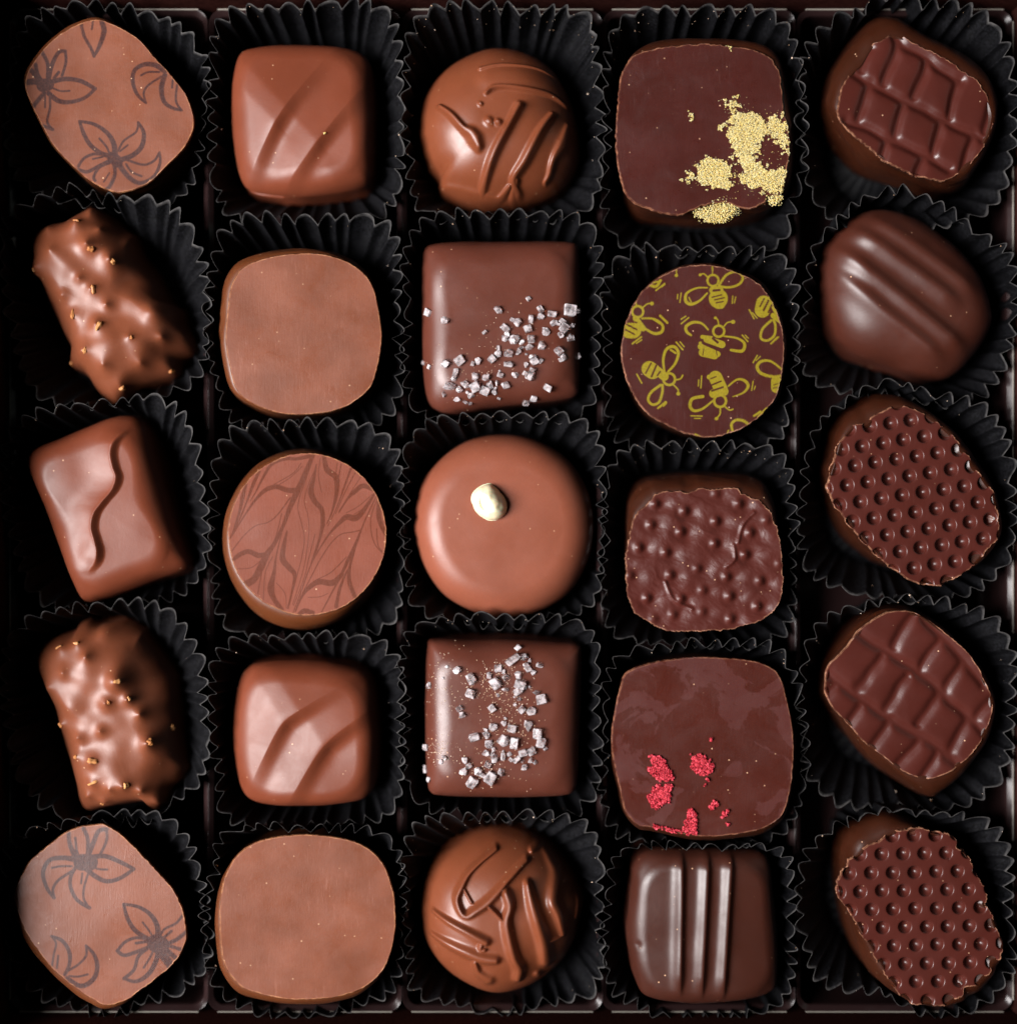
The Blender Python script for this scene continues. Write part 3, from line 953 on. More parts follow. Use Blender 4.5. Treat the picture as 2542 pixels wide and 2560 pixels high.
o21, l21 = coated("nut_cluster", "bumpy milk chocolate nut log below the top left flower chocolate", BODY[21], 172, 105, M_nutty, key="21", ez=135,
       fn=nutty(K21, .28986, B21, ((500,400),(1080,1650)), 21), seed=21, nt=420, nr=110, lumpy=3)
B41 = [(440,405,70,18),(600,370,60,18),(800,230,90,26),(960,680,95,26),(870,880,60,16),(1050,850,50,16),(1225,1220,75,30),(1430,1085,80,30),(1500,1340,80,22),(1300,520,60,20),(440,1080,55,24),(590,1350,50,14),(740,1390,55,14),(745,1570,55,12),
       (1020,1590,60,20),(820,1760,60,16),(1285,1780,70,34),(1420,690,60,16),(340,760,50,14),(700,650,150,14),(1100,560,110,-12),(900,1450,150,12),(1150,780,110,-12),(1300,1500,110,-10),(560,900,120,10),(700,480,55,16),(500,620,50,12),(820,1120,50,12),(620,1180,50,14),(1150,980,55,18),(1380,860,55,20),(1450,1220,55,16),(900,1620,50,14),(1160,1640,55,18),(680,1700,50,16),(1120,330,55,16)]
BODY[41] = K41(L(680,170,760,190,800,195,880,180,1010,170,1160,250,1190,310,1320,510,1420,680,1450,870,1470,1000,1475,1130,1510,1340,1540,1450,1500,1550,1410,1640,1370,1780,1280,1820,1200,1750,1000,1775,850,1805,680,1840,610,1770,585,1600,540,1450,480,1280,430,1100,390,930,330,780,270,640,220,550,210,450,280,380,420,310,560,265,610,200))
o41, l41 = coated("nut_cluster", "bumpy milk chocolate nut log above the bottom left flower chocolate", BODY[41], 172, 105, M_nutty, key="41", ez=135,
       fn=nutty(K41, .28986, B41, ((560,300),(1050,1750)), 41), seed=41, nt=420, nr=110, lumpy=3)
def nut_bits(parent, key, Kf, s, items, loc):
    for (x, y, ln, wd, ang) in items:
        h, nm = hit(key, Kf((x, y)), Kf((900, 950)))
        if h is None:
            continue
        bm = bmesh.new()
        bmesh.ops.create_icosphere(bm, subdivisions=3, radius=1)
        for v in bm.verts:
            v.co = Vector((v.co.x * ln * s * .5, v.co.y * wd * s * .55, v.co.z * wd * s * .5)) * (1 + .16 * math.sin(v.co.x * 5 + x) + .1 * math.sin(v.co.y * 7 + y))
            v.co *= S
        me = bpy.data.meshes.new("nut_piece")
        bm.to_mesh(me)
        bm.free()
        for p in me.polygons:
            p.use_smooth = True
        a = me.attributes.new("tone", 'FLOAT', 'POINT')
        a.data.foreach_set("value", np.full(len(me.vertices), random.uniform(.2, .9), np.float32))
        o = link("nut_piece", me, M_nut, parent, (h[0] - loc[0], h[1] - loc[1], h[2] + CUP_FLOOR - wd * s * .2))
        o.rotation_euler = nm.to_track_quat('Z', 'Y').to_euler()
        o.rotation_euler.rotate_axis('Z', math.radians(-ang))
nut_bits(o21, "21", K21, .28986, [(740,842,80,30,-10),(566,1062,95,34,-28),(792,1152,95,38,42),(722,490,60,50,60),(912,600,60,44,-50),(990,1690,56,50,80),(1418,1545,60,40,60),(668,1370,60,34,-60),(1072,1258,36,30,0),(230,672,40,28,20),(545,1500,44,40,90),(600,250,60,26,10)], l21)
nut_bits(o41, "41", K41, .28986, [(734,1388,90,46,-28),(748,1570,95,24,68),(1228,1225,66,56,40),(445,1082,50,36,10),(1425,1095,60,34,-25),(1022,1598,52,44,80),(600,372,54,28,0),(440,408,80,22,30),(955,700,70,34,95),(875,882,44,28,-30),(1052,852,44,26,-20),(822,1752,36,28,40),(590,1352,44,30,60)], l41)

f22 = K22(L(950,205,1150,225,1300,270,1440,350,1550,460,1610,600,1650,800,1670,950,1665,1100,1630,1300,1570,1480,1450,1600,1300,1690,1100,1740,850,1755,650,1730,480,1670,330,1580,250,1460,200,1250,170,1050,180,850,200,650,235,490,330,350,500,270,700,225))
BODY[22] = grow(f22, 1.025, 1, 4)
moulded("plain_bonbon", "plain milk chocolate square with flat matte top, above the marbled round one", f22, BODY[22], 186, M_milk_shaded_side, M_milk_flat, rag=.5, seed=22, key="22", tilt=(.015, 0))

BODY[23] = K23(L(240,270,330,212,600,192,1000,187,1400,183,1640,197,1705,250,1722,500,1727,900,1722,1300,1714,1560,1690,1650,1550,1700,1200,1745,900,1775,600,1825,400,1815,285,1730,238,1550,222,1200,217,800,222,450))
o23, l23 = coated("salted_caramel", "dark chocolate square with salt crystals scattered diagonally, above the white dotted round one", BODY[23], 178, 80, M_dark_salt, key="23", ez=72, seed=23, nt=400, nr=80, dome=8, lumpy=1.5)
BODY[43] = K43(L(270,178,350,160,700,168,1100,168,1500,190,1640,215,1668,300,1660,700,1645,1100,1635,1400,1605,1550,1500,1598,1200,1612,800,1612,400,1595,290,1565,258,1450,240,1100,234,700,243,400,256,250))
o43, l43 = coated("salted_caramel", "dark chocolate square with salt crystals and salt dust down its middle, above a truffle", BODY[43], 178, 80, M_dark_salt, key="43", ez=72, seed=43, nt=400, nr=80, dome=8, lumpy=1.5)
S23 = [(270,858,80),(430,930,95),(940,830,110),(1230,722,75),(1345,825,110,.5),(1350,895,75),(1455,870,85),(1245,920,115),(1130,950,85),(1225,1010,75),(1625,835,105),(1730,835,110,.6),(1475,955,95),(1555,940,55),(1570,1000,85),(1645,980,80,.6),(1395,1040,100),(1540,1065,85),(1635,1105,95,.6),(1005,1005,90),(1005,1095,90),(1095,1120,105),(1165,1140,80,.6),(1255,1110,85),(1235,1195,105,.7),(1355,1170,90),(1130,1220,95),(1040,1250,95),(940,1250,95),(880,1300,90),(1270,1280,85),(1520,1225,85),(1565,1280,85),(1740,1290,95,.3),(1035,1350,90,.6),(1200,1355,85),(1290,1320,80),(570,1310,105),(750,1320,100),(440,1345,90),(225,1335,80),(530,1435,80,.6),(720,1465,80),(820,1465,95),(960,1450,65),(1100,1450,85),(1260,1445,105,.6),(1200,1440,60),(630,1545,85),(720,1565,90),(480,1570,120),(570,1590,70),(870,1545,90),(930,1530,75,.5),(1010,1550,90),(810,1600,90),(900,1620,80),(415,1635,85,.6),(685,1650,90),(550,1685,85,.6),(625,1715,75),(680,1720,80,.5),(1415,1575,90),(1280,1675,80),(1210,1715,85),(810,1040,55,.6),(510,1490,60)]
S43 = [(1085,255,55),(1040,360,115,.6),(1140,340,90),(1195,370,50),(1170,435,90,.7),(1285,415,85),(1230,480,65),(905,440,75),(955,475,42),(530,465,95),(655,535,88),(655,675,105),(820,495,52),(880,580,120),(970,530,72),(1085,505,105),(1105,580,105),(970,635,80,.6),(1085,655,82),(900,690,50),(1250,665,105,.6),(1300,730,80),(1095,725,42),(845,810,75),(1120,820,85),(1210,835,85),(565,870,105,.6),(860,980,125),(955,945,80),(1030,995,92),(1180,965,115,.7),(1265,1040,82),(1295,1125,85),(685,1075,78),(790,1055,82),(950,1100,130),(1050,1130,85),(820,1135,90),(865,1185,52),(790,1225,72),(945,1250,92,.7),(1010,1230,80,.7),(1075,1280,95,.6),(1210,1205,92),(1200,1285,82),(1130,1220,72),(865,1270,82),(810,1325,80),(600,1280,95,.6),(635,1340,72),(410,1265,90,.6),(585,1390,85),(720,1390,85),(920,1405,110),(830,1450,110),(665,1490,110,.7),(1145,1355,75),(245,1165,100,.7),(215,1385,92),(270,1465,70),(270,600,72),(430,430,40),(400,530,40)]
def salt(parent, key, Kf, s, items, loc, cen):
    for it in items:
        x, y, sz = it[:3]
        sq = it[3] if len(it) > 3 else 1.0
        h, nm = hit(key, Kf((x, y)), Kf(cen))
        if h is None:
            continue
        sz = sz * random.uniform(.75, 1.1)
        bm = shard_bm(sz * s * 1.0, "cube" if random.random() < .42 else "shard", sq=sq)
        me = bpy.data.meshes.new("salt_crystal")
        bm.to_mesh(me)
        bm.free()
        o = link("salt_crystal", me, M_salt, parent, (h[0] - loc[0], h[1] - loc[1], h[2] + CUP_FLOOR + sz * s * .2))
        q = nm.lerp(Vector((0, 0, 1)), .3).to_track_quat('Z', 'Y').to_euler()
        o.rotation_euler = q
        o.rotation_euler.rotate_axis('Z', random.uniform(0, 6.28))
        o.rotation_euler.rotate_axis('X', random.uniform(-.35, .35))
S23 += [(x + random.uniform(-60, 60), y + random.uniform(-60, 60), random.uniform(30, 52)) for x, y, *_ in S23[8:60:2]]
S43 += [(x + random.uniform(-60, 60), y + random.uniform(-60, 60), random.uniform(30, 52)) for x, y, *_ in S43[6:58:2]]
salt(o23, "23", K23, .26069, S23, l23, (960, 980))
salt(o43, "43", K43, .27112, S43, l43, (950, 880))
def dusting(parent, key, Kf, blobs, n, size, loc, mat, name):
    sp = []
    for i in range(n):
        x, y, sx, sy = blobs[RNG.integers(len(blobs))]
        h, nm = hit(key, Kf((x + RNG.normal() * sx, y + RNG.normal() * sy)))
        if h is not None:
            sp.append((h[0], h[1], h[2] + CUP_FLOOR + .4))
    o = grains(name, np.array(sp), RNG.uniform(size[0], size[1], len(sp)), loc, mat, parent)
    o["kind"] = "stuff"
    return o
dusting(o43, "43", K43, [(850,600,170,120),(950,760,130,120),(1000,1000,160,110),(850,1330,160,110),(380,620,110,190),(350,1200,70,60),(950,480,120,80)], 800, (.7, 2.1), l43, M_dust, "salt_dust")
dusting(o23, "23", K23, [(1100,1100,250,150),(700,1500,200,120)], 120, (.7, 1.8), l23, M_dust, "salt_dust")

# bees
def ell(cx, cy, rx, ry, rot, n=10):
    """a filled ellipse as one thick stroke"""
    r = math.radians(rot)
    k = max(0, max(rx, ry) - min(rx, ry))
    d = (math.cos(r), math.sin(r)) if rx > ry else (-math.sin(r), math.cos(r))
    return (L(cx - d[0] * k, cy - d[1] * k, cx + d[0] * k + .01, cy + d[1] * k + .01), 2 * min(rx, ry))
def ring(cx, cy, r, w):
    a = np.linspace(0, 2 * np.pi, 13)
    return ([(cx + r * math.cos(t), cy + r * math.sin(t)) for t in a], w)
YB = [ring(1055,310,52,22), (L(1050,255,1050,180), 12), (L(1005,280,970,248,932,255), 14), ell(935,257,16,15,0), ell(1105,480,98,100,0), ell(1085,400,70,40,0), ell(1115,540,55,40,0),
      (L(1115,350,1180,260,1270,228,1335,275,1300,345,1200,375,1110,362), 24), (L(1000,378,900,382,810,430,800,500,850,532,930,500,1000,430), [16,18,26,34,32,24,18]), (L(830,470,850,510), 14),
      (L(725,440,722,482), 12), (L(757,428,745,515), 12), (L(1240,455,1235,525), 11), (L(1268,465,1255,522), 11),
      ell(1525,555,80,112,12), (L(1600,685,1520,765,1505,850,1565,872,1630,825,1640,735,1622,680), 25), (L(1620,640,1690,690), 56), (L(1395,585,1440,668), 15), (L(1425,612,1468,662), 13), (L(1600,902,1660,842), 18), (L(1640,870,1672,840), 12), (L(1590,480,1650,610), 50),
      ring(350,602,52,24), (L(390,570,440,530,485,525), 14), ell(483,526,20,19,0), (L(340,550,330,505), 14), ell(290,780,100,80,0), (L(330,665,400,760), 60), (L(390,665,500,670,580,725,575,790,500,805,395,745), [18,20,28,32,30,20]), (L(500,675,560,715), 18), (L(560,640,628,706), 24), (L(300,902,385,838), 17), (L(338,898,388,866), 13),
      ring(1110,785,52,24), (L(1110,730,1100,680,1075,660), 14), ell(1078,660,16,14,0), (L(1160,740,1190,705,1240,695), 14), ell(1244,698,22,20,0), (L(1010,770,950,712,870,702,805,740,810,790,850,822), [18,22,30,32,30,22]),
      (L(1160,832,1280,850,1350,900,1330,970,1225,962), [16,22,30,34,26]), (L(955,838,1040,848), 40), (L(1000,860,1140,910), 74), (L(940,930,1100,1000), 60), (L(960,985,1070,1010), 84), (L(940,900,965,960), 40), (L(758,672,800,645), 14), (L(758,715,828,658), 14), (L(1330,822,1382,882), 15), (L(1358,822,1388,852), 12),
      ring(645,1235,55,26), (L(700,1242,750,1232,772,1198), 16), (L(680,1285,725,1330,730,1370), 15), ell(730,1372,20,19,0), ell(475,1150,100,82,35), (L(540,1160,600,1210), 90), (L(600,1165,590,1050,620,955,690,930,732,990,700,1090,635,1165), [22,26,30,32,30,26,22]), (L(660,960,705,990), 22),
      (L(565,1290,475,1360,448,1430,490,1475,550,1450,580,1360,582,1290), 26), (L(712,888,772,958), 17), (L(748,885,785,930), 13), (L(342,1188,388,1272), 15), (L(540,1508,612,1450), 22), (L(590,1490,618,1460), 14),
      (L(1080,1220,1130,1330), 140), (L(1020,1215,1090,1205), 50), (L(1060,1370,1160,1350), 90), ring(1122,1440,56,26), (L(1122,1500,1122,1560,1088,1605), 15), ell(1088,1606,18,17,0), (L(1170,1495,1210,1525,1242,1518), 15), (L(1200,1300,1280,1240,1350,1248,1385,1300,1340,1362,1240,1400), [16,20,30,32,20,8]), (L(1050,1442,960,1512,880,1532,840,1490,862,1420,960,1398), [18,24,30,32,32,34]),
      (L(918,1300,922,1242), 12), (L(942,1318,950,1205), 13), (L(1418,1340,1432,1255), 12), (L(1442,1332,1452,1302), 11), (L(848,1580,955,1582), 13), (L(882,1604,936,1604), 12),
      (L(1710,1150,1600,1068,1510,1068,1470,1120,1510,1182,1620,1212,1700,1202), [20,22,30,34,32,28,24]), ell(1650,1285,55,85,0), (L(1432,1080,1472,1012), 13), (L(1460,1060,1500,1022), 11), (L(1240,1725,1228,1660,1270,1620,1340,1626,1395,1668), 28), (L(1440,1580,1500,1540), 22), (L(1490,1590,1560,1520), 44), (L(1190,1740,1200,1715), 12),
      (L(450,345,520,366,562,310), 30), (L(490,330,540,320), 18), (L(522,402,602,338), 16), (L(575,370,605,345), 12), ell(712,262,18,16,0), (L(716,255,712,212), 12), (L(890,1755,930,1775), 22)]
NB = [(L(1060,405,1115,400), 22), (L(1045,468,1135,445), 12), (L(1070,492,1160,472), 12), (L(1085,520,1150,508), 12), (L(1495,555,1535,480), 14), (L(1530,590,1575,500), 18), (L(1575,610,1605,540), 16),
      (L(245,720,340,770), 16), (L(235,770,320,815), 14), (L(290,690,340,705), 12), (L(1055,852,1100,890), 22), (L(960,895,1120,960), 20), (L(425,1180,475,1085), 14), (L(480,1210,525,1105), 18), (L(535,1200,560,1165), 16),
      (L(1045,1290,1130,1255), 15), (L(1045,1345,1150,1310), 17), (L(1035,1230,1085,1212), 11), (L(1625,1290,1665,1275), 10), (L(1620,1320,1660,1312), 10), (L(970,950,960,1010), 8), (L(1085,960,1095,1010), 8)]
f24 = K24(L(960,155,1100,170,1240,215,1400,280,1500,350,1570,430,1640,560,1690,700,1720,850,1725,1000,1705,1180,1650,1400,1550,1530,1400,1660,1200,1750,1030,1785,880,1770,740,1730,600,1660,450,1570,330,1420,260,1280,210,1110,190,990,215,800,260,640,340,480,450,350,600,250,760,180))
BODY[24] = grow(f24, .985, -4, 6)
moulded("bee_bonbon", "round dark chocolate printed with yellow bees", f24, BODY[24], 186, M_dark_shaded_side, M_bee,
        mask_fn=lambda p: paint(p, st(K24, .2659 * .9, YB), .9) * (1 - paint(p, st(K24, .2659, NB), .9)), rag=1.3, seed=24, key="24")

def ridge_fn(Kf, lines, sl, sr, h, side, ends=None):
    """ridges along lines; widths differ on the lit and the far side"""
    def fn(px):
        z = np.zeros(len(px))
        for (a, b), hh in zip(lines, h if isinstance(h, (list, tuple)) else [h] * len(lines)):
            A, B = Kf(a), Kf(b)
            d = (B - A) / np.hypot(*(B - A))
            n = np.array([-d[1], d[0]])
            if (Kf(side) - A) @ n < 0:
                n = -n
            v = (px - A) @ n
            u = (px - A) @ d / np.hypot(*(B - A))
            e = sstep(-.14, .10, u) * (1 - sstep(.90, 1.14, u))
            z = z + hh * e * np.where(v > 0, np.exp(-(v / sl) ** 2), np.exp(-(v / sr) ** 2))
        return z
    return fn
BODY[25] = K25(L(560,165,700,155,850,180,1000,240,1150,330,1300,440,1430,570,1550,720,1620,880,1680,1080,1690,1180,1610,1330,1510,1450,1400,1600,1280,1680,1150,1670,1000,1640,850,1570,650,1510,450,1430,320,1290,230,1100,190,900,165,650,165,530,230,430,330,320,450,220))
coated("ridged_chocolate", "glossy dark chocolate oval with diagonal ridges, second from the top in the right column", BODY[25], 184, 105, M_dark_satin, key="25", soft=0.7, ez=105,
       fn=ridge_fn(K25, [((480,330),(1330,960)), ((330,510),(1400,1370)), ((280,700),(1200,1460)), ((640,230),(1500,850))], 23, 21, [13, 14, 13, 9], (300, 1400)), seed=25, nt=400, nr=110, dome=10, lumpy=2)

# ================================================================ row 3
SQ = np.array(L(1060,260,1010,310,955,385,935,480,955,590,985,690,950,800,860,910,790,1010,768,1130,795,1240,818,1340,800,1440,740,1520), float)
def squiggle(px):
    c = K31(SQ)
    c = catmull(c, False, 8)
    o = np.argsort(c[:, 1])
    cx = np.interp(px[:, 1], c[o, 1], c[o, 0])
    t = sstep(c[:, 1].min() - 12, c[:, 1].min() + 40, px[:, 1]) * (1 - sstep(c[:, 1].max() - 40, c[:, 1].max() + 14, px[:, 1]))
    d = px[:, 0] - cx
    left = 14 * np.exp(np.minimum(d, 0) / 30) - 4 * np.exp(-((d + 75) / 45) ** 2)
    right = 14 - 15 * sstep(-4, 17, d) + 1 * sstep(30, 110, d)
    w = sstep(-6, 2, d)
    z = (left * (1 - w) + right * w) * t
    return z + 5 * np.exp(-(np.hypot(*(px - K31((730, 1350))).T) / 26) ** 2)
BODY[31] = K31(L(1080,140,1190,165,1270,270,1350,500,1430,800,1510,1050,1600,1320,1640,1450,1570,1520,1350,1590,1100,1690,900,1765,750,1790,680,1750,615,1620,555,1480,470,1250,380,1000,290,780,210,580,205,490,290,420,500,340,750,235,950,160))
coated("wave_chocolate", "milk chocolate rectangle with one wavy ridge, between the two nut logs", BODY[31], 178, 72, M_milk, key="31", ez=85, fn=squiggle, seed=31, nt=420, nr=120, dome=6, lumpy=1.2)

MB = [(L(945,225,830,250,720,250,600,300,530,400,450,560,400,640), [40,30,34,30,26,12,8]), (L(985,205,930,330,880,450,830,560,760,720,700,880,620,1040,550,1140,500,1250,430,1370,350,1415), [34,42,48,56,44,32,38,58,66,62,70]),
      (L(830,545,740,540,640,510,540,540,440,640,330,800,215,985), [56,46,46,40,24,14,9]), (L(870,290,800,380,650,470,520,550), 8), (L(880,320,760,430,600,525), 7), (L(480,370,430,480,370,640,290,830,205,985), [30,34,18,13,8]),
      (L(362,490,330,600,300,740,235,930), [24,40,26,9]), (L(770,610,650,770,560,840,450,870,340,960,220,1115), [14,11,9,9,10,10]), (L(545,1135,470,1145,380,1110,290,1145,235,1195), [40,50,46,42,26]), (L(490,1200,400,1262,270,1270), 8),
      (L(1010,300,990,420,960,550,1000,650,1060,720,1070,850,1040,1000,980,1190), [9,30,56,48,44,40,24,12]), (L(1080,225,1110,350,1190,420,1200,550,1160,730,1110,850), [36,54,56,40,18,9]), (L(1050,240,1030,400,1060,560), 8), (L(990,230,900,480,840,680,870,830,900,980,880,1150,830,1340,750,1640), 8), (L(1010,330,940,480,900,640,930,760,945,900,930,1060,900,1240,840,1450,790,1600), 7),
      (L(1330,340,1280,480,1200,700,1120,870), [20,18,9,7]), (L(1420,420,1330,560,1220,740), 8), (L(1240,300,1205,480), 12), (L(1205,290,1190,400), 9), (L(1370,380,1280,550,1190,760), [10,9,7]), (L(1535,530,1440,500,1360,560,1300,620,1220,750), [46,46,40,20,7]),
      (L(1560,560,1440,740,1370,800,1290,790,1220,850,1130,950,1020,1120,950,1260,870,1480,795,1680), [14,44,60,52,34,17,13,11,12,9]), (L(1535,575,1400,690,1290,750), 7), (L(1480,690,1360,765), 6), (L(1565,600,1480,780,1430,900,1380,1030,1300,1200,1240,1330,1150,1500,1060,1670), [11,12,14,28,34,24,14,12]),
      (L(1430,910,1340,930,1240,950,1150,1030,1050,1180,950,1370,880,1500), 10), (L(1590,650,1590,780,1620,880,1665,970), [36,46,44,32]), (L(1580,610,1520,780,1520,930,1560,1050,1635,1135), 9), (L(1570,900,1580,1040,1620,1110), 9), (L(1380,1050,1320,1260,1320,1400,1370,1530), [12,28,40,38]), (L(1290,1160,1150,1300,1000,1380,920,1450), 9),
      (L(1250,1320,1160,1400,1040,1390,960,1430,880,1520,815,1670), [36,58,52,46,24,9]), (L(1300,1280,1230,1450,1195,1620), [12,28,36]), (L(740,920,710,1060,700,1180,760,1260,810,1320,800,1420,745,1640), [14,42,58,52,40,28,9]), (L(690,940,640,1150,620,1300,590,1450,620,1550,690,1650), [9,14,34,66,46,44]),
      (L(605,1160,540,1300,520,1560), 9), (L(515,1240,470,1500), 10), (L(640,1400,720,1500,735,1640), 7), (L(850,1700,900,1660,975,1680), 46), (L(935,1535,1040,1530,1115,1500), 7), (L(1000,950,940,1180,900,1350,800,1610), 8), (L(690,760,640,960,560,1150), 9), (L(1090,860,1020,1040,960,1230), 10)]
f32 = K32([(925 + 735 * math.cos(a), 950 + 755 * math.sin(a)) for a in np.linspace(0, 2 * math.pi, 24, endpoint=False)])
BODY[32] = K32([(922 + 745 * math.cos(a), 1000 + 830 * math.sin(a)) for a in np.linspace(0, 2 * math.pi, 24, endpoint=False)])
moulded("marbled_bonbon", "round milk chocolate with a feathered marbled pattern", f32, BODY[32], 186, M_milk_shaded_side, M_marble, mask_fn=lambda p: paint(p, st(K32, .26911, MB), .9), rag=.8, seed=32, key="32", nt=620, nr=200)

BODY[33] = K33(L(955,138,1180,165,1400,260,1580,400,1700,590,1765,800,1780,980,1760,1180,1690,1390,1560,1590,1380,1720,1180,1800,960,1822,760,1790,560,1710,400,1600,270,1430,180,1230,135,1030,132,900,160,700,240,520,370,370,540,240,740,162))
o33, l33 = coated("white_dot_chocolate", "round milk chocolate disc topped with one white chocolate drop", BODY[33], 180, 82, M_milk_disc, key="33", ez=92, seed=33, nt=400, nr=80, dome=7, lumpy=1.2)
def drop_top(px):
    a = np.hypot((px[:, 0] - 1226) / 26, (px[:, 1] - 1256) / 26)
    z = 7 * np.exp(-a ** 2)
    cut = 0.5 * (px[:, 0] - 1226) - 0.35 * (px[:, 1] - 1256)
    return np.where(a < 1.0, z + np.minimum(cut, 2.0) * (1 - sstep(.75, 1.0, a)) * 0.9, z) + 1.2 * vnoise(px[:, 0] / 9, px[:, 1] / 9, 4)
me, ld = enrobed("white_drop", K33(L(815,590,725,622,668,690,664,770,715,860,795,915,880,925,950,890,985,810,965,720,915,655,865,610)), 42, 34, fn=drop_top, ez=40, zs=200, dome=3, nt=140, nr=40, foot=2, lumpy=.8, seed=9)
hd = hit("33", K33((825, 760)))[0]
link("white_drop", me, M_white, o33, (ld[0] - l33[0], ld[1] - l33[1], hd[2] - 3))

bm = shard_bm(19, "shard", sq=.9)
me = bpy.data.meshes.new("broken_tip")
bm.to_mesh(me)
bm.free()
tip = plain("white_chocolate_break", (0.90, 0.87, 0.80), 0.55).m
link("broken_tip", me, tip, o33, (unproj(K33((838, 775)), 215)[0] - l33[0], unproj(K33((838, 775)), 215)[1] - l33[1], hd[2] + 45)).rotation_euler = (-.25, .35, .4)

N34 = [(515,490,1),(790,555,1),(1085,390,.6),(1300,485,1),(1085,650,1),(475,685,.9),(755,750,1),(1405,760,1),(1075,860,1),(360,900,1),(615,945,1),(1360,965,1),(655,1155,1),(910,1095,.8),(1185,1175,1),(1500,1210,1),(275,1160,.8),(1680,1050,.7),(440,1375,1),(755,1380,1),(960,1300,.7),(1215,1355,1),(1475,1450,1),(680,1530,.8),(955,1500,.6),(1220,1570,.9),(500,1570,.6),(1560,640,.7)]
def blister(px):
    s = .2659
    wx = px[:, 0] + 8 * vnoise(px[:, 0] / 30, px[:, 1] / 30, 2)
    wy = px[:, 1] + 8 * vnoise(px[:, 0] / 30, px[:, 1] / 30, 7)
    z = 0.7 * fbm(wx / 30 + wy / 60, wy / 17 - wx / 40, 34, 4) + 1.8 * fbm(px[:, 0] / 52, px[:, 1] / 52, 35, 2)
    for (x, y, k) in N34:
        c = K34((x, y))
        q = px - c
        d = np.hypot(*q.T)
        d2 = np.hypot((q[:, 0] - 11) / 27, (q[:, 1] - 5) / 21)
        z = z * (1 - .7 * np.exp(-(np.minimum(d, 80) / 16) ** 2)) - 9 * k * np.exp(-np.minimum(d2, 4) ** 2.2) + 11 * k * np.exp(-(np.minimum(d, 60) / 12.0) ** 2.2)
    for pts in (L(1440,570,1340,680,1290,850), L(1250,880,1260,1000,1180,1080), L(610,1220,690,1390,860,1475)):
        d, hw = stroke_fields(px, K34(pts), 20 * s)
        z += 3.5 * np.exp(-(np.minimum(d, 40) / 5) ** 2)
    return z
f34 = K34(L(930,340,1050,352,1150,340,1270,340,1340,390,1440,440,1500,450,1570,530,1620,600,1660,720,1690,880,1710,1050,1715,1200,1690,1380,1640,1480,1550,1560,1450,1610,1350,1630,1230,1670,1050,1680,850,1685,650,1680,520,1640,420,1580,320,1510,270,1400,240,1250,235,1050,250,880,290,700,300,630,390,530,480,440,530,385,720,360,800,378,870,365))
BODY[34] = K34(L(300,330,370,262,500,222,800,195,1150,195,1400,222,1510,290,1580,430,1610,640,1640,900,1650,1150,1600,1400,1480,1550,1200,1620,900,1640,600,1620,400,1520,290,1350,240,1100,230,800,235,480))
moulded("blistered_bonbon", "dark chocolate square with a rough blistered top, below the bee chocolate", f34, BODY[34], 186, M_dark_shaded_side, M_dark_blister, fn=blister, rag=1.8, seed=34, key="34", nt=560, nr=190)

def pits(Kf, s, o, a, b, R, jit=2):
    R = R * s
    Rs = R * 1.03
    f = math.sqrt(Rs * Rs - R * R)
    o = np.array(o, float)
    a, b = np.array(a, float), np.array(b, float)
    pts = np.array([Kf(o + a * i + b * j + RNG.normal(0, jit, 2)) for i in range(-14, 15) for j in range(-4, 14)])
    def fn(px):
        lo, hi = px.min(0) - R, px.max(0) + R
        z = np.zeros(len(px))
        for c in pts:
            if (c < lo).any() or (c > hi).any():
                continue
            q = px - c
            m = (np.abs(q[:, 0]) < R * 1.7) & (np.abs(q[:, 1]) < R * 1.7)
            d2 = (q[m] ** 2).sum(1)
            h = np.sqrt(np.maximum(Rs * Rs - d2, 0)) - f
            h = np.where(d2 > R * R, -(np.sqrt(d2) - R) * 1.6, h)
            z[m] -= 0.5 * (h + np.sqrt(h * h + 5.0)) * 1.55
        return z
    return fn
f35 = K35(L(870,185,960,210,1090,260,1200,330,1270,390,1350,460,1410,530,1420,580,1500,660,1520,730,1590,800,1650,890,1710,970,1730,1080,1750,1200,1755,1280,1730,1370,1650,1470,1590,1550,1520,1620,1400,1700,1300,1760,1220,1790,1080,1780,960,1740,860,1670,760,1590,640,1490,550,1390,430,1250,340,1120,280,1030,240,930,245,830,290,680,340,520,420,400,500,350,580,340,640,280,750,220))
BODY[35] = K35(L(640,90,820,125,1000,220,1250,400,1450,640,1600,900,1680,1150,1670,1350,1550,1530,1300,1680,1080,1720,950,1690,850,1640,700,1580,550,1480,400,1350,300,1200,220,1000,165,860,150,740,190,640,200,540,220,430,300,280,420,150,540,95))
moulded("dotted_bonbon", "dark chocolate oval with dimpled top, in the middle of the right column", f35, BODY[35], 186, M_dark_shaded_side, M_dark_plate, fn=pits(K35, .28259, (605,375), (183,-28), (117,145.5), 60), rag=1.8, seed=35, key="35", nt=620, nr=210, warp=1.0)

# ================================================================ row 4
BODY[42] = K42(L(400,330,500,285,800,260,1100,275,1400,330,1540,400,1600,520,1640,800,1650,1100,1620,1400,1560,1540,1450,1600,1200,1635,900,1650,600,1640,430,1600,340,1510,290,1350,255,1100,255,850,280,600,330,420))
coated("swirl_chocolate", "milk chocolate square with swirl relief, above the plain square of the bottom row", BODY[42], 176, 58, M_milk,
       key="42", ez=80, fn=dunes(K42, (725,850), (440,1440), (1340,500), (1115,1070), (915,1430), (1560,760), su=(.14, .14), ly=(-.04, -.04)), seed=42, nt=420, nr=130, lumpy=1.0)

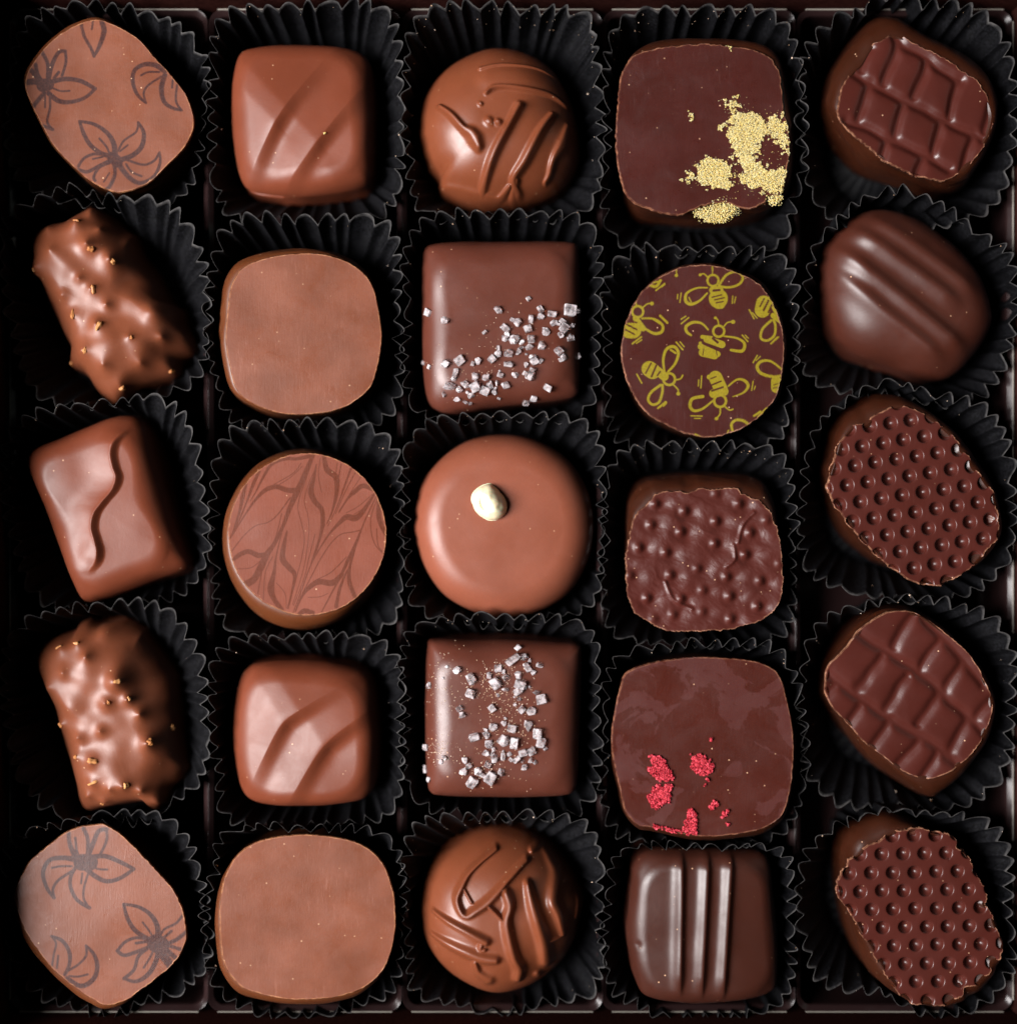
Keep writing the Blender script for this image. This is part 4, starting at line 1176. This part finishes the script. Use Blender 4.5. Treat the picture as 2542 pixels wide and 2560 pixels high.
f44 = K44(L(1000,150,1250,165,1450,190,1600,240,1690,330,1740,480,1785,680,1810,850,1815,1020,1800,1250,1770,1450,1720,1600,1640,1680,1500,1750,1300,1785,1100,1808,960,1808,830,1795,730,1775,600,1745,480,1722,400,1710,320,1650,250,1540,210,1350,160,1150,135,930,150,750,190,540,240,350,300,280,450,220,700,170))
BODY[44] = grow(f44, .99, -8, -6)
t44, l44 = moulded("raspberry_bonbon", "dark chocolate square with red raspberry pieces pressed into its top", f44, BODY[44], 188, M_dark_shaded_side, M_dark_bloom, rag=.8, seed=44, key="44")
R44 = [L(490,1070,600,1075,620,1140,680,1210,700,1290,640,1300,560,1270,470,1220,460,1180,510,1150), L(510,1350,600,1340,690,1330,690,1410,660,1490,590,1510,550,1580,480,1480), L(870,1050,980,1045,1040,1110,1080,1190,1010,1230,940,1250,880,1180),
       L(850,1545,910,1560,920,1650,930,1760,940,1795,830,1785,790,1750,820,1640), L(1050,1490,1100,1470,1130,1530,1080,1580), L(1150,1590,1200,1570,1195,1620,1150,1625), L(500,1705,600,1725,700,1750,800,1770,720,1785,560,1745), L(1170,1680,1230,1680,1200,1725), L(1030,900,1055,895,1045,925), L(985,1320,1015,1320,1000,1345), L(1010,1260,1045,1260,1030,1300)]
for i, p in enumerate(R44):
    sp = spots_in("44", [K44(p)], 3.2, 1.0, 1.2, layers=3, toward=K44((950, 950)))
    if len(sp) > 2:
        grains("raspberry_piece", sp, RNG.uniform(1.1, 4.2, len(sp)), l44, M_rasp, t44)

f45 = K45(L(850,160,950,165,1080,210,1250,330,1400,460,1520,590,1610,740,1680,900,1700,1000,1680,1120,1600,1310,1450,1490,1300,1600,1130,1655,1000,1630,860,1560,700,1430,550,1320,420,1170,280,1020,220,900,215,790,240,650,330,550,440,430,540,310,650,230,760,170))
BODY[45] = K45(L(690,95,800,85,920,115,1100,220,1300,400,1500,620,1620,860,1630,1050,1560,1280,1420,1480,1280,1640,1170,1740,1080,1785,950,1725,800,1625,600,1485,400,1260,230,1010,150,860,165,700,250,500,400,300,560,150))
G45 = [L(505,345,620,440,760,525,880,610,1000,690,1120,790,1230,870,1330,970,1430,1060,1530,1160,1630,1260), L(235,720,370,830,500,930,640,1030,780,1120,920,1210,1060,1290,1260,1400,1400,1540), L(1090,220,1190,330,1280,420,1430,600,1610,810),
       L(990,205,900,340,820,485), L(1235,425,1140,550,1055,690), L(1430,640,1350,750,1285,860), L(1690,950,1545,1115), L(725,570,610,720,495,880), L(945,755,850,890,755,1050), L(1225,915,1130,1040,1035,1170), L(1475,1150,1390,1280,1305,1430), L(530,1020,420,1180), L(800,1145,720,1260,640,1370), L(1045,1320,950,1430,850,1545), L(1215,1430,1085,1640), L(300,830,225,910)]
moulded("grid_bonbon", "dark chocolate oval with raised grid squares, between the two dimpled ovals", f45, BODY[45], 186, M_dark_shaded_side, M_dark_plate, fn=grooves(K45, .28259, G45, 44, 7), rag=.9, seed=45, key="45")

# ================================================================ row 5
f51 = K51(L(950,103,1050,160,1150,240,1300,390,1420,520,1550,660,1630,800,1680,940,1695,1080,1680,1200,1600,1340,1450,1480,1300,1590,1150,1700,980,1745,850,1690,700,1590,500,1420,350,1240,240,1070,170,900,135,750,170,640,280,440,450,290,600,180,750,125,850,110))
BODY[51] = grow(f51, .985, 14, -14)
moulded("flower_bonbon", "milk chocolate printed with dark flowers, in the bottom left corner of the box", f51, BODY[51], 186, M_milk_shaded_side, M_flower,
        mask_fn=lambda p: paint(p, st(K51, .27633 * 1.32, P51)), rag=.9, seed=51, key="51")
f52 = K52(L(960,130,1200,150,1400,190,1560,270,1680,390,1750,540,1790,700,1805,900,1795,1080,1760,1250,1700,1380,1600,1500,1450,1600,1200,1665,900,1685,700,1665,500,1620,350,1560,240,1440,180,1300,155,1100,150,850,170,650,220,480,320,320,480,210,700,150))
BODY[52] = grow(f52, .99, 2, -10)
moulded("plain_bonbon", "plain milk chocolate square with scratched flat top, in the bottom row", f52, BODY[52], 188, M_milk_shaded_side, M_milk_flat, rag=.6, seed=52, key="52")
D53 = [(L(880,340,740,440,630,540,565,650,522,760,560,870,620,902,700,850,800,780,900,680,990,580,1100,480,1165,430), [40,34,40,46,44,44,46,54,60,50,44,44,46], 14), (L(800,795,880,870,955,945), [34,24,28], 11), (L(975,680,1010,800,980,930,1000,1080,1050,1280,1100,1400,1090,1510), [56,54,56,66,70,80,70], 16),
       (L(1175,615,1220,800,1280,1000,1330,1180,1355,1360), [44,72,80,90,100], 15), (L(1220,365,1320,350,1400,440,1465,560,1430,700,1420,800,1470,920,1515,1110), [40,50,80,110,100,90,80,60], 15), (L(305,920,450,980,600,1040,700,1090,790,1135), [36,46,48,60,60], 12),
       (L(280,1140,450,1200,600,1250,750,1300,880,1310), [36,66,76,80,60], 11), (L(1530,660,1640,700,1675,850,1640,1010), [40,50,50,30], 10), (L(690,1340,720,1450,810,1530), [40,60,90], 10), (L(590,680,660,790), [20,20], 6), (L(1380,1165,1530,1135), [24,24], 8), (L(760,1130,740,1210,780,1215), [36,36,30], 8), (L(1270,1500,1280,1510), [60,60], 9)]
BODY[53] = K53(L(950,130,1200,170,1400,300,1550,480,1640,640,1690,740,1690,850,1650,1010,1610,1160,1500,1350,1300,1520,1100,1610,900,1645,700,1600,500,1490,330,1330,230,1150,190,950,195,750,250,550,380,370,600,220,780,150))
coated("truffle", "round milk truffle with a looping tangle of drizzle ridges, in the bottom row", BODY[53], 205, 160, M_truffle, key="53", ez=165, fn=drips(K53, .27112, D53), seed=53, nt=560, nr=40, dome=10, lumpy=1.5)

BODY[54] = K54(L(330,330,405,232,550,192,900,180,1300,190,1500,217,1575,320,1605,600,1635,900,1645,1200,1635,1420,1590,1492,1450,1542,1200,1580,900,1597,700,1582,500,1552,390,1492,320,1300,290,1100,268,900,290,650,310,450))
r54 = ridge_fn(K54, [((785,290),(765,1480)), ((1025,300),(965,1500)), ((1240,290),(1165,1510))], 17, 8, [14, 13, 14], (300, 900))
def fn54(px):
    q = np.hypot((px[:, 0] - K54((385, 1130))[0]) / 9, (px[:, 1] - K54((385, 1130))[1]) / 9)
    x = (px[:, 0] - K54((950, 900))[0])
    return r54(px) - 4 * np.exp(-np.minimum(q, 4) ** 2) - .00035 * x * x
coated("ridged_chocolate", "glossy dark chocolate square with three upright ridges, below the raspberry square", BODY[54], 182, 50, M_dark, key="54", ez=66, fn=fn54, seed=54, nt=420, nr=120, dome=6)

f55 = K55(L(990,285,1050,310,1140,330,1230,345,1290,400,1290,460,1370,490,1420,600,1440,660,1490,720,1550,860,1530,930,1590,1010,1610,1080,1650,1180,1690,1260,1660,1350,1640,1390,1590,1420,1580,1490,1520,1550,1460,1610,1360,1620,1350,1690,1300,1720,1200,1775,1080,1770,940,1765,850,1715,790,1640,690,1500,600,1340,500,1180,410,1010,320,880,300,790,305,720,380,610,390,550,470,510,540,450,640,410,740,330,880,310))
BODY[55] = K55(L(560,80,680,85,800,140,1000,260,1250,440,1420,700,1540,1000,1580,1250,1520,1450,1350,1600,1150,1680,900,1660,760,1600,650,1540,520,1420,420,1250,350,1050,310,850,290,600,280,420,320,250,420,140))
moulded("dotted_bonbon", "dark chocolate oval with dimpled top and broken edges, in the bottom right corner", f55, BODY[55], 186, M_dark_shaded_side, M_dark_plate, fn=pits(K55, .30028, (755,360), (180,-4), (93,150.5), 54), rag=2.4, seed=55, key="55", nt=620, nr=210, warp=1.0)

# ================================================================ paper cups
CELL_X = {1: (22, 512), 2: (538, 998), 3: (1016, 1498), 4: (1516, 1982), 5: (2006, 2528)}
CELL_Y = {1: (22, 505, 1005, 1515, 2035, 2532), 2: (12, 552, 1062, 1588, 2066, 2532), 3: (10, 540, 1046, 1548, 2040, 2534), 4: (20, 628, 1116, 1612, 2104, 2532), 5: (10, 560, 1000, 1500, 2030, 2500)}
HOLD = {11: "the top left flower chocolate", 12: "the swirl square of the top row", 13: "the truffle of the top row", 14: "the honeycomb dusted square", 15: "the top right grid oval",
        21: "the nut log below the top left flower chocolate", 22: "the plain square above the marbled round", 23: "the salted square above the white dotted round", 24: "the bee printed round", 25: "the ridged dark oval",
        31: "the milk rectangle with one wavy ridge", 32: "the marbled round", 33: "the round with the white drop", 34: "the blistered dark square", 35: "the dimpled oval in the middle of the right column",
        41: "the nut log above the bottom left flower chocolate", 42: "the swirl square above the plain bottom square", 43: "the salted square with salt dust", 44: "the raspberry square", 45: "the grid oval between the dimpled ovals",
        51: "the bottom left flower chocolate", 52: "the scratched plain square", 53: "the truffle of the bottom row", 54: "the square with three upright ridges", 55: "the bottom right dimpled oval"}
CUPV = {}
CUPSPEC = {}   # cell -> dict(n=, rot=, z=, tilt=, dx..)
def cup(cell):
    r_, c_ = cell // 10, cell % 10
    rng = np.random.default_rng(cell)
    sp = CUPSPEC.get(cell, {})
    n = sp.get("n", 5.4 if c_ in (2, 3, 4) else 3.4)
    rot = math.radians(sp.get("rot", 0 if c_ in (2, 3, 4) else rng.uniform(-8, 8)))
    zr = sp.get("z", 168 + rng.uniform(-8, 8))
    tilt = sp.get("tilt", 0.11)         # the far edge stands higher and laps over its neighbour's near edge
    x0, x1 = CELL_X[c_]
    ys = CELL_Y[c_]
    y0, y1 = ys[r_ - 1], ys[r_]
    ov = sp.get("ov", 8)
    y0, y1 = y0 - (ov if r_ > 1 else -6), y1 + (ov if r_ < 5 else -6)
    c = unproj(np.array([(x0 + x1) / 2, (y0 + y1) / 2]), zr)
    x0, x1 = x0 - 7, x1 + 7
    hx, hy = (x1 - x0) / 2 * (ZC - zr) / (ZC - ZR), (y1 - y0) / 2 * (ZC - zr) / (ZC - ZR)
    NP = int(sp.get("pleats", 38))
    K_ = 14
    nt = NP * K_
    th = np.linspace(0, 2 * np.pi, nt, endpoint=False)
    tr = th - rot
    amp = 13.0
    Rr = ((np.abs(np.cos(tr)) / (hx - amp * .5)) ** n + (np.abs(np.sin(tr)) / (hy - amp * .6)) ** n) ** (-1 / n)
    Rr = Rr + 9 * fbm(np.cos(th) * 2.2, np.sin(th) * 2.2, cell, 3)
    body = unproj(catmull(BODY[cell], True, 10), 40)
    Rb = polar(body, c, th)
    hb = np.minimum(hx, hy) - 62
    Rs_ = ((np.abs(np.cos(tr)) / (hx - 98)) ** 3 + (np.abs(np.sin(tr)) / (hy - 98)) ** 3) ** (-1 / 3)
    Rb = np.maximum(Rs_, Rb + 8)
    k3 = np.ones(2 * K_ + 1) / (2 * K_ + 1)
    Rb = np.convolve(np.concatenate([Rb[-K_:], Rb, Rb[:K_]]), k3, 'valid')
    Rr = np.maximum(Rr, Rb + 6)
    # arc-length spaced pleats with jitter
    pts = np.stack([np.cos(th) * Rr, np.sin(th) * Rr], -1)
    sl = np.hypot(*(np.roll(pts, -1, 0) - pts).T)
    s = np.concatenate([[0], np.cumsum(sl)[:-1]]) / sl.sum() * NP
    jit = np.concatenate([rng.uniform(-.3, .3, NP), [0]])
    jit[-1] = jit[0]
    ph = s + np.interp(s, np.arange(NP + 1), jit) + rng.uniform()
    pa = rng.uniform(.5, 1.3, NP + 2)
    wa = np.interp(s, np.arange(NP + 2), pa)
    u = ph - np.floor(ph)
    kind = rng.uniform(-1, 1) * .4 + (.55 if sp.get("lobes", 1) > 0 else -.55)
    co_ = np.cos(2 * np.pi * u)
    cusp = 2 * np.abs(np.cos(np.pi * u)) ** .85 - 1
    wave = cusp * .62 + co_ * .38
    zz = zr + tilt * np.sin(th) * hy + 5 * fbm(np.cos(th) * 2.3, np.sin(th) * 2.3, cell + 50, 2) + 3.5 * wave * wa
    dirs = np.stack([np.cos(th), np.sin(th)], -1)
    rows = np.concatenate([np.linspace(0, 1, 18)])
    inner, outer = [], []
    crumple = lambda t: 3.0 * t * vnoise(th * 9, np.full(nt, t * 3.0), cell + 9)
    for t in rows:
        R = Rb + (Rr - Rb) * (0.45 * t + 0.55 * t ** 1.5) + amp * wa * wave * (0.30 + 0.70 * t) + crumple(t)
        z = 2.0 + (zz - 2.0) * t
        xy = c + dirs * R[:, None]
        inner.append(np.concatenate([xy, z[:, None]], 1))
        outer.append(np.concatenate([xy + dirs * 1.1, (z - 0.3)[:, None]], 1))
    co = np.concatenate([np.concatenate(inner[::1]), np.concatenate(outer[::-1])])
    nr = len(rows)
    CUPV[cell] = np.stack(inner)
    rim = np.zeros(2 * nr * nt)
    rim[(nr - 1) * nt:(nr + 1) * nt] = 1.0
    fq = ring_faces(2 * nr, nt, 0, True)
    loc = np.array([c[0], c[1], 0])
    t_ = thing("paper_cup", "black pleated paper cup around " + HOLD[cell], "paper cup", loc, "black paper cups in the tray")
    link("pleated_wall", raw_mesh("pleated_wall", co - loc, fq, None, {"rim_mask": rim}), M_paper, t_)
    # base disc
    b0 = inner[0].copy()
    b0[:, 2] = 1.6
    b1 = b0.copy()
    b1[:, 2] = 3.4
    co = np.concatenate([[[c[0], c[1], 3.4]], b1, b0, [[c[0], c[1], 1.6]]])
    fq = ring_faces(2, nt, 1, True)
    ft = np.concatenate([fan(0, 1, nt), fan(len(co) - 1, 1 + nt, nt, True)])
    link("base", raw_mesh("base", co - loc, fq, ft, {"rim_mask": np.zeros(len(co))}), M_paper, t_)
for r_ in range(1, 6):
    for c_ in range(1, 6):
        cup(r_ * 10 + c_)

# ---------------------------------------------------------------- crumbs that have fallen into the cups
sp, sz = [], []
for cell, n in ((13, 60), (14, 40), (34, 40), (12, 14), (23, 18), (24, 30), (43, 24), (44, 24), (15, 16), (45, 26), (53, 26), (32, 12), (33, 14), (22, 8), (35, 12), (55, 10), (52, 10), (54, 10), (25, 6), (51, 6), (21, 4), (31, 6), (41, 4), (42, 12)):
    V = CUPV[cell]
    nt = V.shape[1]
    for i in range(n):
        r = min(V.shape[0] - 1, int(V.shape[0] * RNG.uniform(.45, 1.0) ** .6))
        # they catch on the far and the right hand walls
        a = RNG.normal(.30, .14) if RNG.random() < .7 else RNG.random()
        v = V[r, int((a % 1) * nt)]
        sp.append(v + np.array([0, 0, 1.2]) - 1.5 * np.array([math.cos(a * 6.283), math.sin(a * 6.283), 0]))
        sz.append(RNG.uniform(.7, 1.3) if RNG.random() < .8 else RNG.uniform(1.4, 2.8))
cr_ = grains("crumbs", np.array(sp), np.array(sz), (0, 0, 0), M_dust, None)
tag(cr_, "tiny pale chocolate crumbs fallen onto the pleated walls of the cups", "crumbs", None, "stuff")
